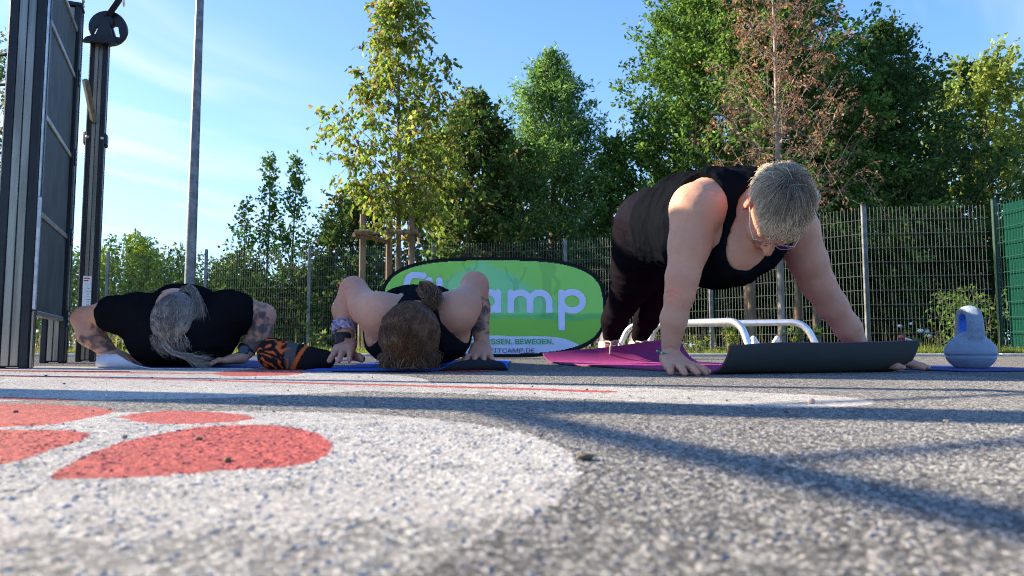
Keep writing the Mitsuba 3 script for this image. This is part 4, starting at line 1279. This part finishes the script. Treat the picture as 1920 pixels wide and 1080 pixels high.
# hair
rg = np.random.default_rng(33)
HRad = V(.080, .100, .094)
HCc = L3(0, -.012, .022)
front = lambda d: (d[..., 2] > .30 - .55 * np.clip(-d[..., 1], -1, 1) + .12 * np.abs(d[..., 0])) & ((d[..., 2] > .02) | (d[..., 1] < -.25)) & (d[..., 2] > -.5)
sc_ = scalp(HCc, HR, HRad * 1.0, front)
parts = [(sc_, np.tile(V(.13, .10, .07), (len(sc_.vertices), 1)))]
D0 = rdirs(rg, 40000); D0 = D0[front(D0)][:10500]
wh = unit(HR.T @ (V(0.744, 1.930, 0.504) - HCc))
tan = unit(D0 - wh * (D0 @ wh)[:, None] + V(-.05, .35, -.05) + .10 * rg.standard_normal(D0.shape))
clump = meshkit.noise(D0 * 6, 3)[:, None] - .5 + .6 * (meshkit.noise(D0 * 13, 9)[:, None] - .5)
tan = unit(tan + 1.3 * clump * unit(np.cross(D0, wh)))
D1 = unit(D0 + tan * (rg.uniform(.75, 1.1, (len(D0), 1)) + .6 * (meshkit.noise(D0 * 9, 31)[:, None] - .5)))
tt = np.linspace(0, 1, 6)[None]
lock = meshkit.noise(D0 * 8 + 3, 8)[:, None]
ht = .02 + (.05 + .30 * lock ** 2) * (.35 + .65 * rg.random((len(D0), 1)))
lift = ht * np.sin(np.minimum(tt * 1.3, 1) * np.pi / 2)
sm_ = strand_mesh(HCc, HR, HRad, D0, D1, rg, lift, .0007, 6, .016)
BLOND = [(.74, .63, .48), (.58, .48, .355), (.38, .30, .21), (.60, .50, .37), (.15, .11, .075)]
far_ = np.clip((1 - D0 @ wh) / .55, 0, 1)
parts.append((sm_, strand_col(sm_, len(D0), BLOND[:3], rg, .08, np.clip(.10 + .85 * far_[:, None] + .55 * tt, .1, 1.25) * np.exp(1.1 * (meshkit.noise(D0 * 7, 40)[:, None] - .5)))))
# fringe hanging over the forehead
n = 1500
D0 = unit(np.c_[rg.uniform(-.75, .75, n), rg.uniform(.55, .95, n), rg.uniform(.35, .75, n)])
D1 = unit(D0 + V(.0, .18, -.40) * rg.uniform(.3, 1.0, (n, 1)) + .08 * rg.standard_normal((n, 3)))
lift = .05 + (.08 + .10 * rg.random((n, 1))) * tt
sm_ = strand_mesh(HCc, HR, HRad, D0, D1, rg, lift, .0007, 6, .012)
parts.append((sm_, strand_col(sm_, n, BLOND[:3], rg, .10, .8 + .3 * tt)))
n = 110
D0 = rdirs(rg, 4000); D0 = D0[front(D0)][:n]
tan = unit(D0 - wh * (D0 @ wh)[:, None] + .5 * rg.standard_normal(D0.shape))
D1 = unit(D0 + tan * rg.uniform(.5, 1.0, (len(D0), 1)))
sm_ = strand_mesh(HCc, HR, HRad, D0, D1, rg, .05 + .16 * rg.random((len(D0), 1)) * tt ** .8, .0005, 6, .03)
parts.append((sm_, strand_col(sm_, len(D0), BLOND[:4], rg, .2)))
put_hair(w3, parts)
gl = labels and None
g3 = w3 + '__glasses'
an_ = np.linspace(0, 2 * np.pi, 33)
mat('glass_rim', princ((.55, .50, .48), .25, .9))
for q in (-1, 1):
    rim = np.array([L3(q * .034 + .0245 * np.cos(a), .1045 - .004 * abs(np.cos(a)), .000 + .0185 * np.sin(a) * (1 - .15 * np.sin(a))) for a in an_])
    add('rim', tubes(rim, .0011, 6), 'mat_glass_rim', g3, smooth=True)
    ctr = rim[:-1].mean(0)
    add('lens', M(np.vstack([rim[:-1], ctr]), [[i, (i + 1) % 32, 32] for i in range(32)]), 'mat_lens', g3)
    add('temple', tubes(bez([L3(q * .058, .101, .004), L3(q * .074, .06, .006), L3(q * .081, .0, .010), L3(q * .082, -.02, -.004)], 14), .0013, 6), 'mat_glass_rim', g3, smooth=True)
add('bridge', tubes(bez([L3(-.010, .106, .004), L3(0, .110, .007), L3(.010, .106, .004)], 8), .0012, 6), 'mat_glass_rim', g3, smooth=True)
scene['mat_lens'] = {'type': 'thindielectric', 'int_ior': 1.5}
add('ear_stud', trimesh.creation.icosphere(subdivisions=2, radius=.0035), 'mat_silver', w3, smooth=True)
k = [x for x in scene if x.startswith(w3 + '__ear_stud')][-1]
scene[k] = mikit.ply(xf(trimesh.creation.icosphere(subdivisions=2, radius=.0035), None, L3(-.083, -.002, -.036) if L3(-.083, 0, 0)[0] < L3(.083, 0, 0)[0] else L3(.083, -.002, -.036)), 'mat_silver', smooth=True)
# bead bracelet and ring
rg = np.random.default_rng(34)
bx_ = unit(V(.25, -.1, .97))
cc = V(0.462, 2.165, 0.058)
x_ = unit(np.cross(bx_, [0, 1, 0])); y_ = np.cross(bx_, x_)
bead = trimesh.creation.icosphere(subdivisions=1, radius=.0036)
mat('bead_green', princ((.05, .16, .08), .35)); mat('bead_pale', princ((.5, .55, .5), .35))
bm = [[], []]
for i in range(34):
    a = i / 34 * 2 * np.pi
    bm[0 if i % 4 else 1].append(xf(bead, None, cc + .0345 * (np.cos(a) * x_ + np.sin(a) * y_)))
add('bracelet', cat(bm[0]), 'mat_bead_green', w3, smooth=True, label='green bead bracelet')
add('bracelet', cat(bm[1]), 'mat_bead_pale', w3, smooth=True)
# ---------------------------------------------------------------- the woman with brown hair (middle)
w2 = thing('person', 'woman with brown hair tied in a bun, doing a push-up in front of the banner', 'person')
S_l, S_r = V(-0.445, 2.470, 0.186), V(-0.186, 2.470, 0.191)
E_l, E_r = V(-0.578, 2.660, 0.286), V(-0.136, 2.660, 0.303)
W_l, W_r = V(-0.595, 2.620, 0.114), V(-0.109, 2.620, 0.107)
torso2 = [('c', V(-0.412, 2.550, 0.128), V(-0.455, 3.000, 0.150), .100, .125, .04), ('c', V(-0.245, 2.550, 0.132), V(-0.317, 3.000, 0.150), .100, .125, .04),
          ('c', V(-0.337, 2.600, 0.159), V(-0.383, 3.000, 0.176), .125, .13, .05), ('c', V(-0.383, 3.000, 0.158), V(-0.427, 3.350, 0.177), .15, .15, .05)]
F = Field((-.78, 2.15, -.01), (.06, 3.2, .40), .0045)
torso(F, torso2)
F.chain([V(-0.386, 2.520, 0.161), S_l, V(-0.508, 2.560, 0.214), E_l], [.074, .062, .056, .046], .026)
F.chain([E_l, V(-0.606, 2.660, 0.215), W_l], [.048, .045, .029], .02)
F.chain([V(-0.248, 2.520, 0.166), S_r, V(-0.168, 2.560, 0.223), E_r], [.074, .062, .056, .046], .026)
F.cone(V(-0.356, 2.500, 0.178), V(-0.434, 2.500, 0.193), .060, .062, .05)
F.cone(V(-0.295, 2.500, 0.182), V(-0.201, 2.500, 0.200), .060, .062, .05)
for q_, e_ in ((S_l, E_l), (S_r, E_r)):
    d_ = e_ - q_
    F.cone(q_ + d_ * .05 + V(0, -.012, .020), q_ + d_ * .42 + V(0, -.006, .010), .050, .034, .012)
F.chain([E_r, V(-0.124, 2.660, 0.215), W_r], [.048, .042, .027], .02)
t1 = hand(F, V(-0.587, 2.620, 0.088), (-.02, -1), -1, .024, 1.0, 1.2, .010)
t2 = hand(F, V(-0.110, 2.600, 0.076), (-.02, -1), 1, .012, 1.0, 1.2, .012)
HC = V(-0.325, 2.360, 0.107)
fw = unit(V(.02, .32, -.95)); cr = unit(V(.02, -.95, -.32)); cr = unit(cr - fw * (cr @ fw)); HR = rot(np.cross(fw, cr), fw, cr)
F.cone(HC + HR @ V(0, -.03, -.07), V(-0.327, 2.520, 0.172), .056, .075, .03)
L2 = head(F, HC, HR, 1.0)
m = skin_relief(F.mesh(), 5, [(V(-0.451, 2.440, 0.098), V(.5, 0, -.8), .06, .006, .006), (V(-0.167, 2.440, 0.098), V(-.5, 0, -.8), .06, .006, .006), (V(-0.449, 2.560, 0.255), V(.7, .2, -.6), .05, .004, .004), (V(-0.424, 2.580, 0.253), V(.7, .2, -.6), .05, .004, .004)])
c = skin_color(m, SKIN, t1 + t2, [(E_l, .06, .6), (E_r, .06, .6)], [(V(-0.128, 2.620, 0.252), V(-0.112, 2.600, 0.122), .058, 42, 5), (V(-0.146, 2.620, 0.267), V(-0.133, 2.600, 0.133), .040, 60, 21), (V(-0.146, 2.620, 0.267), V(-0.133, 2.600, 0.133), .036, 30, 25)], seed=5)
add('body', m, 'mat_skin', w2, smooth=True, color=c)
F = Field((-.66, 2.30, -.01), (.0, 3.3, .40), .0055)
torso(F, torso2, .009)
F.cone(V(-0.386, 2.620, 0.183), V(-0.287, 2.620, 0.187), .112, .112, .03)
F.cone(V(-0.386, 2.500, 0.171), V(-0.259, 2.500, 0.171), .085, .085, .03)
F.ell(V(-0.471, 2.500, 0.204), V(.088, .14, .130), Raxis([0, 1, 0], .45), .01, 'sub')
F.ell(V(-0.153, 2.500, 0.206), V(.087, .14, .130), Raxis([0, 1, 0], -.45), .01, 'sub')
F.ell(V(-0.317, 2.440, 0.162), V(.050, .12, .07), np.eye(3), .006, 'sub')
m = folds(F.mesh(), .004, 25, V(0, 1, 0), (24, 8))
add('tank_top', m, 'mat_cloth', w2, smooth=True, color=cloth_color(m, (.012, .013, .017), 7))
F = Field((-.85, 3.15, -.01), (-.1, 4.5, .36), .009)
F.cone(V(-.50, 3.35, .15), V(-.36, 3.35, .15), .13, .13, .04)
for q in (-1, 1):
    F.chain([V(-.44 + q * .09, 3.4, .14), V(-.50 + q * .10, 3.85, .115), V(-.56 + q * .10, 4.25, .10)], [.10, .065, .042], .03)
m = F.mesh()
add('leggings', m, 'mat_cloth', w2, smooth=True, color=cloth_color(m, (.015, .015, .018), 8))
for q in (-1, 1):
    b = V(-.57 + q * .10, 4.3, 0)
    F = Field(b - V(.08, .12, .01), b + V(.08, .12, .17), .005)
    F.chain([b + V(0, -.02, .11), b + V(0, .0, .07), b + V(0, -.06, .038)], [.045, .042, .034], .02)
    m = F.mesh()
    add('shoe', m, 'mat_painted', w2, smooth=True, color=np.tile(V(.1, .1, .11), (len(m.vertices), 1)))
# hair drawn back to the bun
rg = np.random.default_rng(22)
HRad = V(.089, .101, .096)
HCc = L2(0, -.012, .022)
reg = lambda d: (d[..., 2] > .22 - .75 * np.clip(-d[..., 1], -.6, 1)) & (d[..., 2] > -.62)
sc_ = scalp(HCc, HR, HRad, reg)
parts = [(sc_, np.tile(V(.055, .028, .015), (len(sc_.vertices), 1)))]
BROWN = [(.105, .050, .024), (.080, .038, .019), (.15, .078, .040), (.060, .030, .016), (.24, .14, .075)]
tie = unit(HR.T @ (V(-0.281, 2.400, 0.241) - HCc))
D0 = rdirs(rg, 34000); D0 = D0[reg(D0)][:8500]
D1 = unit(tie + .05 * rg.standard_normal(D0.shape) + .10 * (np.stack([meshkit.noise(D0 * 4, q) for q in (1, 2, 3)], -1) - .5))
tt = np.linspace(0, 1, 6)[None]
lift = .02 + .10 * np.sin(np.pi * tt) ** 1.2 * (.25 + 1.1 * meshkit.noise(D0 * 5, 4)[:, None]) + .018 * rg.random((len(D0), 1))
sm_ = strand_mesh(HCc, HR, HRad, D0, D1, rg, lift, .0007, 6, .005)
parts.append((sm_, strand_col(sm_, len(D0), BROWN[:3], rg, .06, np.exp(1.3 * (meshkit.noise(D0 * 9, 40)[:, None] - .5)) * (1 + 0 * tt))))
# loose hair falling from the front and sides down to the mat
n = 1500
D0 = unit(np.c_[rg.uniform(-1.0, .9, n), rg.uniform(.3, .95, n), rg.uniform(.25, .9, n)])
A = HCc + (D0 * HRad * (1.06 + .06 * rg.random((n, 1)))) @ HR.T
u = np.linspace(0, 1, 8)[None, :, None]
wv_ = meshkit.noise(D0 * 6, 5)[:, None] - .5
drop = V(-.25, -.02, -1) * rg.uniform(.015, .055, (n, 1)) + rg.standard_normal((n, 3)) * .004 + V(1, .5, 0) * wv_ * .07 + unit(A - HCc) * V(1, 1, 0) * .006
K = A[:, None] + drop[:, None] * u + (unit(D0 @ HR.T)[:, None] * .014) * np.sin(u * np.pi) + rg.standard_normal((n, 1, 3)) * .004 * np.sin(u * 5)
K[..., 2] = np.maximum(K[..., 2], .012 + .004 * rg.random((n, 1)))
sm_ = tubes(K, (.0008 * np.exp(.3 * rg.standard_normal((n, 1))) * (1 - .7 * u[..., 0] ** 2)), 3)
parts.append((sm_, strand_col(sm_, n, BROWN, rg, .25)))
# the bun: looped tuft
for pth, N in (([V(-0.285, 2.420, 0.235), V(-0.302, 2.430, 0.264), V(-0.298, 2.440, 0.283), V(-0.273, 2.420, 0.272), V(-0.256, 2.400, 0.248), V(-0.256, 2.380, 0.222)], 900), ([V(-0.279, 2.420, 0.235), V(-0.266, 2.410, 0.259), V(-0.259, 2.380, 0.243), V(-0.270, 2.370, 0.225), V(-0.260, 2.370, 0.213)], 500)):
    sm_ = path_strands(pth, [.008, .018, .018, .018, .017, .010], rg, N, 9, .0008, fray=.012)
    parts.append((sm_, strand_col(sm_, N, BROWN, rg, .22)))
put_hair(w2, parts)
add('hair_tie', tubes(np.array([V(-0.281, 2.405, 0.238) + .017 * (math.cos(a) * V(1, 0, .2) + math.sin(a) * V(0, .9, .4)) for a in np.linspace(0, 2 * np.pi, 25)]), .004, 8), 'mat_band_black', w2, smooth=True)
d = unit(V(-0.613, 2.650, 0.176) - V(-0.603, 2.610, 0.080))
wrist_ring(w2, 'watch_strap', V(-0.603, 2.615, 0.110), d, .032, .022, .003, 'mat_rubber_black')
wf = add('watch', xf(cbox(.034, .010, .038, .004), rot(unit(V(.9, .42, 0)), unit(V(-.42, .9, 0)), V(0, 0, 1)), V(-0.608, 2.580, 0.108)), 'mat_rubber_black', w2, label='dark smart watch')
mat('watch_glass', princ((.03, .035, .05), .08, clearcoat=1.0))
add('screen', xf(cbox(.028, .003, .031, .001), rot(unit(V(.9, .42, 0)), unit(V(-.42, .9, 0)), V(0, 0, 1)), V(-0.607, 2.574, 0.108)), 'mat_watch_glass', wf)
wv = lambda q: None
mat('scrunchie', princ(wear((.22, .19, .33), (.48, .44, .58), 60.0), .9, sheen=.5))
cc = V(-0.604, 2.630, 0.149)
an_ = np.linspace(0, 2 * np.pi, 97)
ring_ = []
for k in range(5):
    ring_.append(tubes(np.array([cc + d * (-.014 + .007 * k + .003 * np.sin(a * 9 + k * 2)) + (.037 + .003 * np.sin(a * 14 + k)) * (np.cos(a) * unit(np.cross(d, [0, 1, 0])) + np.sin(a) * unit(np.cross(d, np.cross(d, [0, 1, 0])))) for a in an_]), .0052, 6))
add('wrist_scarf', cat(ring_), 'mat_scrunchie', w2, smooth=True, label='lilac cloth band around the wrist')
# ---------------------------------------------------------------- the woman in the black T-shirt (left)
w1 = thing('person', 'woman in a black T-shirt with grey ponytail and tattooed forearms doing a push-up', 'person')
S_l, S_r = V(-1.385, 2.720, 0.191), V(-1.062, 2.720, 0.203)
E_l, E_r = V(-1.645, 2.820, 0.187), V(-0.961, 2.820, 0.199)
W_l, W_r = V(-1.535, 2.810, 0.052), V(-1.002, 2.770, 0.060)
torso1 = [('c', V(-1.316, 2.740, 0.124), V(-1.472, 3.100, 0.134), .108, .12, .05), ('c', V(-1.147, 2.740, 0.124), V(-1.327, 3.100, 0.134), .108, .12, .05),
          ('c', V(-1.252, 2.780, 0.165), V(-1.396, 3.100, 0.166), .118, .12, .05), ('c', V(-1.395, 3.100, 0.152), V(-1.576, 3.500, 0.161), .13, .13, .05)]
F = Field((-1.80, 2.40, -.01), (-.80, 3.2, .40), .0045)
torso(F, torso1)
F.chain([V(-1.313, 2.750, 0.176), S_l, V(-1.526, 2.770, 0.201), E_l], [.075, .064, .055, .043], .02)
F.chain([E_l, V(-1.610, 2.800, 0.129), W_l], [.047, .046, .029], .02)
F.chain([V(-1.153, 2.750, 0.184), S_r, V(-1.007, 2.770, 0.205), E_r], [.075, .064, .055, .043], .02)
F.chain([E_r, V(-0.967, 2.800, 0.137), W_r], [.047, .044, .028], .02)
t1 = hand(F, V(-1.513, 2.800, 0.044), (.80, -.55), -1, .010, .95, .6)
t2 = hand(F, V(-1.002, 2.755, 0.040), (-.86, -.5), 1, .008, .95, .6)
HC = V(-1.211, 2.660, 0.153)
fw = unit(V(.0, -.12, -.98)); cr = unit(V(.04, -.98, .12)); cr = unit(cr - fw * (cr @ fw)); HR = rot(np.cross(fw, cr), fw, cr)
F.cone(HC + HR @ V(0, -.03, -.07), V(-1.288, 2.800, 0.223), .058, .075, .03)
F.cone(V(-1.280, 2.740, 0.224), V(-1.317, 2.840, 0.241), .058, .06, .03)
L1 = head(F, HC, HR, 1.0)
m = skin_relief(F.mesh(), 6, [(V(-1.596, 2.780, 0.157), V(.6, 0, .6), .05, .005, .005)])
c = skin_color(m, SKIN, t1 + t2, [(E_l, .06, .5), (E_r, .06, .5)], [(V(-1.601, 2.790, 0.137), V(-1.521, 2.770, 0.056), .062, 36, 11), (V(-1.003, 2.760, 0.211), V(-0.952, 2.800, 0.198), .085, 34, 12), (V(-0.952, 2.800, 0.198), V(-0.999, 2.770, 0.068), .066, 34, 13)], seed=6)
add('body', m, 'mat_skin', w1, smooth=True, color=c)
F = Field((-1.70, 2.45, -.01), (-.85, 3.5, .42), .0055)
torso(F, torso1, .012)
F.chain([V(-1.298, 2.760, 0.188), V(-1.395, 2.740, 0.194), V(-1.572, 2.790, 0.206)], [.088, .082, .066], .03)
F.chain([V(-1.178, 2.760, 0.194), V(-1.060, 2.740, 0.204), V(-0.989, 2.790, 0.206)], [.088, .082, .066], .03)
F.cone(V(-1.355, 2.880, 0.197), V(-1.229, 2.880, 0.201), .098, .098, .05)
F.cone(V(-1.258, 2.680, 0.123), V(-1.151, 2.680, 0.123), .09, .09, .05)
F.keep(V(-1.529, 2.790, 0.218), V(-1.672, 2.830, 0.203) - V(-1.396, 2.740, 0.208), .004)
F.keep(V(-1.016, 2.790, 0.218), V(-0.950, 2.830, 0.208) - V(-1.060, 2.740, 0.220), .004)
F.cone(V(-1.321, 2.880, 0.244), V(-1.279, 2.880, 0.244), .082, .082, .04)
F.ell(V(-1.269, 2.700, 0.257), V(.042, .15, .075), np.eye(3), .006, 'sub')
m = folds(F.mesh(), .006, 35, V(.3, .9, 0), (16, 8))
add('t_shirt', m, 'mat_cloth', w1, smooth=True, color=cloth_color(m, (.008, .0085, .011), 9))
F = Field((-2.3, 3.2, -.01), (-1.3, 4.6, .36), .009)
F.cone(V(-1.65, 3.5, .14), V(-1.51, 3.5, .14), .12, .12, .04)
for q in (-1, 1):
    F.chain([V(-1.60 + q * .08, 3.55, .13), V(-1.80 + q * .08, 4.0, .11), V(-1.98 + q * .08, 4.4, .10)], [.10, .065, .042], .03)
m = F.mesh()
add('leggings', m, 'mat_cloth', w1, smooth=True, color=cloth_color(m, (.012, .012, .015), 8))
for q in (-1, 1):
    b = V(-2.0 + q * .08, 4.45, 0)
    F = Field(b - V(.08, .12, .01), b + V(.08, .12, .17), .005)
    F.chain([b + V(0, -.02, .11), b + V(0, .0, .07), b + V(0, -.06, .038)], [.045, .042, .034], .02)
    m = F.mesh()
    add('shoe', m, 'mat_painted', w1, smooth=True, color=np.tile(V(.12, .12, .13), (len(m.vertices), 1)))
rg = np.random.default_rng(11)
HRad = V(.078, .100, .092)
HCc = L1(0, -.012, .022)
sc_ = scalp(HCc, HR, HRad, reg)
GREY = [(.25, .225, .20), (.34, .31, .28), (.18, .155, .135), (.44, .41, .38), (.12, .10, .085)]
parts = [(sc_, np.tile(V(.14, .125, .11), (len(sc_.vertices), 1)))]
tie_p = V(-1.229, 2.700, 0.257)
tie = unit(HR.T @ (tie_p - HCc))
D0 = rdirs(rg, 34000); D0 = D0[reg(D0)][:8500]
D1 = unit(tie + .05 * rg.standard_normal(D0.shape))
tt = np.linspace(0, 1, 6)[None]
lift = .02 + .05 * np.sin(np.pi * tt) * (.5 + meshkit.noise(D0 * 4, 4)[:, None]) + .012 * rg.random((len(D0), 1))
sm_ = strand_mesh(HCc, HR, HRad, D0, D1, rg, lift, .0007, 6, .006)
c = strand_col(sm_, len(D0), GREY[:3], rg, .06, np.exp(1.5 * (meshkit.noise(D0 * 8, 41)[:, None] - .5)) * (.72 + .5 * np.abs(tt - .45) * 2) * np.where(np.abs(D0[:, :1]) < .35, .8, 1.05))
parts.append((sm_, c))
for pth, sp_, N, fr_ in (([tie_p, V(-1.227, 2.710, 0.284), V(-1.201, 2.700, 0.297), V(-1.164, 2.670, 0.279), V(-1.142, 2.650, 0.246), V(-1.125, 2.630, 0.210), V(-1.122, 2.620, 0.183)], [.008, .012, .0135, .012, .009, .006, .003], 1000, .010),
                         ([V(-1.214, 2.560, 0.089), V(-1.176, 2.550, 0.058), V(-1.125, 2.540, 0.047), V(-1.092, 2.540, 0.036), V(-1.056, 2.530, 0.027)], [.010, .009, .008, .010, .018], 230, .014)):
    sm_ = path_strands(pth, sp_, rg, N, 9, .0008, fray=fr_)
    parts.append((sm_, strand_col(sm_, N, GREY, rg, .2)))
n = 420
D0 = unit(np.c_[rg.uniform(-.8, .8, n), rg.uniform(.5, .95, n), rg.uniform(.2, .75, n)])
A = HCc + (D0 * HRad * 1.04) @ HR.T
u = np.linspace(0, 1, 8)[None, :, None]
drop = V(.3, -.05, -1) * rg.uniform(.015, .042, (n, 1)) + rg.standard_normal((n, 3)) * .006
K = A[:, None] + drop[:, None] * u + (unit(D0 @ HR.T)[:, None] * .012) * np.sin(u * np.pi)
sm_ = tubes(K, (.0008 * np.exp(.3 * rg.standard_normal((n, 1))) * (1 - .7 * u[..., 0] ** 2)), 3)
parts.append((sm_, strand_col(sm_, n, GREY, rg, .2)))
put_hair(w1, parts)
mat('hair_band', princ((.55, .48, .46), .8, sheen=.4))
dt = unit(V(-1.225, 2.710, 0.287) - tie_p)
wrist_ring(w1, 'hair_tie', tie_p + dt * .004, dt, .0105, .010, .006, 'mat_hair_band')
d = unit(V(-0.979, 2.800, 0.131) - W_r)
wrist_ring(w1, 'watch_strap', V(-1.002, 2.775, 0.070), d, .031, .020, .003, 'mat_rubber_black')
wr = trimesh.creation.cylinder(.019, .011, sections=28)
q = unit(V(.25, -.85, .3))
QX = rot(unit(np.cross(q, [0, 0, 1])), np.cross(q, unit(np.cross(q, [0, 0, 1]))), q)
wf = add('watch', xf(wr, QX, V(-1.000, 2.735, 0.066)), 'mat_rubber_black', w1, smooth=40, label='round dark smart watch')
add('screen', xf(trimesh.creation.cylinder(.0165, .002, sections=28), QX, V(-1.000, 2.735, 0.066) + q * .006), 'mat_watch_glass' if 'mat_watch_glass' in scene else 'mat_rubber_black', wf, smooth=40)

# ---------------------------------------------------------------- kettlebell, bundle, white thing with ears
F = Field((1.40, 2.2, -.01), (1.85, 2.80, .30), .003)
kc = V(*(1.574, 2.515), 0) + V(.035, .06, 0)
F.ell(kc + V(0, 0, .062), (.079, .079, .062), np.eye(3), .01)
F.cone(kc + V(0, 0, .065), kc + V(0, 0, .098), .066, .034, .03)
hd = unit(V(.20, .98, 0))
hp = [kc - hd * .046 + V(0, 0, .095), kc - hd * .052 + V(0, 0, .150), kc - hd * .040 + V(0, 0, .192), kc + V(0, 0, .207), kc + hd * .040 + V(0, 0, .192), kc + hd * .052 + V(0, 0, .150), kc + hd * .046 + V(0, 0, .095)]
hs = np.cross(hd, [0, 0, 1])
for sgn in (-1, 0, 1):
    F.chain([q + hs * .009 * sgn for q in bez(hp, 15)], list(np.interp(np.linspace(0, 1, 15), [0, .25, .5, .75, 1], [.019, .0145, .0140, .0145, .019])), .008)
F.keep(kc + V(0, 0, .003), (0, 0, -1), .008)
an_ = np.linspace(0, 2 * np.pi, 40)
m = F.mesh(3)
p = np.asarray(m.vertices) - kc
groove = np.exp(-((p[:, 2] - .048) / .004) ** 2) * (np.linalg.norm(p[:, :2], axis=1) > .067)
m = M(m.vertices - vnorm(m) * (groove * .0035)[:, None], m.faces)
inner = np.clip(1 - np.abs(p @ hs) / .03, 0, 1) * ((np.abs(p @ hd) < .045) & (p[:, 2] > .11) & (p[:, 2] < .20))
c = np.tile(V(.22, .285, .38), (len(p), 1))
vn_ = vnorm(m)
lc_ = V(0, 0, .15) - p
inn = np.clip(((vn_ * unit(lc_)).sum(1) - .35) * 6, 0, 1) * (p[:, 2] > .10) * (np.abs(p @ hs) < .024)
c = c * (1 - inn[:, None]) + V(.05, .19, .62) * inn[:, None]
kb = thing('kettlebell', 'pale blue vinyl kettlebell standing on the dark blue mat at the right', 'kettlebell')
mat('vinyl', princ(VC, .6, spec=.2))
add('weight', m, 'mat_vinyl', kb, smooth=True, color=c)

F = Field((-1.0, 2.3, -.005), (-.5, 2.75, .2), .004)
F.ell(V(-0.786, 2.500, 0.046), (.078, .07, .052), Raxis([0, 1, 0], .15), .02)
F.ell(V(-0.820, 2.520, 0.062), (.045, .07, .048), np.eye(3), .02)
F.chain([V(-0.763, 2.500, 0.044), V(-0.699, 2.500, 0.037), V(-0.644, 2.520, 0.033)], [.048, .040, .036], .02)
F.keep(V(0, 0, .002), (0, 0, -1), .006)
m = folds(F.mesh(), .005, 41, V(1, 0, 0), (18, 12))
p = np.asarray(m.vertices)
w = meshkit.fbm(p * V(26, 16, 30), 2, 5)
ctr_ = V(-0.821, 2.460, 0.020)
rr_ = np.linalg.norm((p - ctr_) * V(1, .6, 1.2), axis=1)
sw = np.sin(rr_ * 260 + w * 17) + .9 * (meshkit.fbm(p * 45, 2, 8) - .5) * 2
o = np.clip((sw - .55) * 5, 0, 1) * (p[:, 0] < V(-0.744, 2.500, 0.044)[0])
bd = np.abs(p[:, 0] - V(-0.712, 2.500, 0.044)[0] - (p[:, 2] - .05) * .5) < .007
o = np.where(bd, 1, o)[:, None]
c = V(.016, .016, .02) * (1 - o) + V(.60, .13, .035) * o
gr_ = (np.abs(p[:, 0] - V(-0.739, 2.500, 0.044)[0]) < .016)[:, None] & (o < .5)
c = np.where(gr_, V(.09, .09, .10), c)
add('bundle', m, 'mat_cloth', smooth=True, color=c, label='black bundle with orange swirl print lying between the two women in black', category='bag')

F = Field((1.25, 3.7, -.01), (1.65, 4.2, .18), .004)
e0 = V(*V(1.365, 3.950, 0.094)[:2], 0)
F.cone(e0 + V(-.05, 0, .035), e0 + V(.05, 0, .035), .033, .033, .02)
F.cone(e0 + V(-.04, 0, .06), e0 + V(.04, 0, .06), .022, .022, .02)
for q in (-1, 1):
    F.cone(e0 + V(q * .048, 0, .08), e0 + V(q * .064, 0, .125), .024, .014, .012)
    F.ell(e0 + V(q * .057, -.024, .105), (.010, .012, .018), np.eye(3), .004, 'sub')
m = F.mesh(3)
add('eared_item', m, 'mat_white_plastic', smooth=True, label='small white item with two rounded ears behind the grey underside of the curled mat', category='gym accessory')
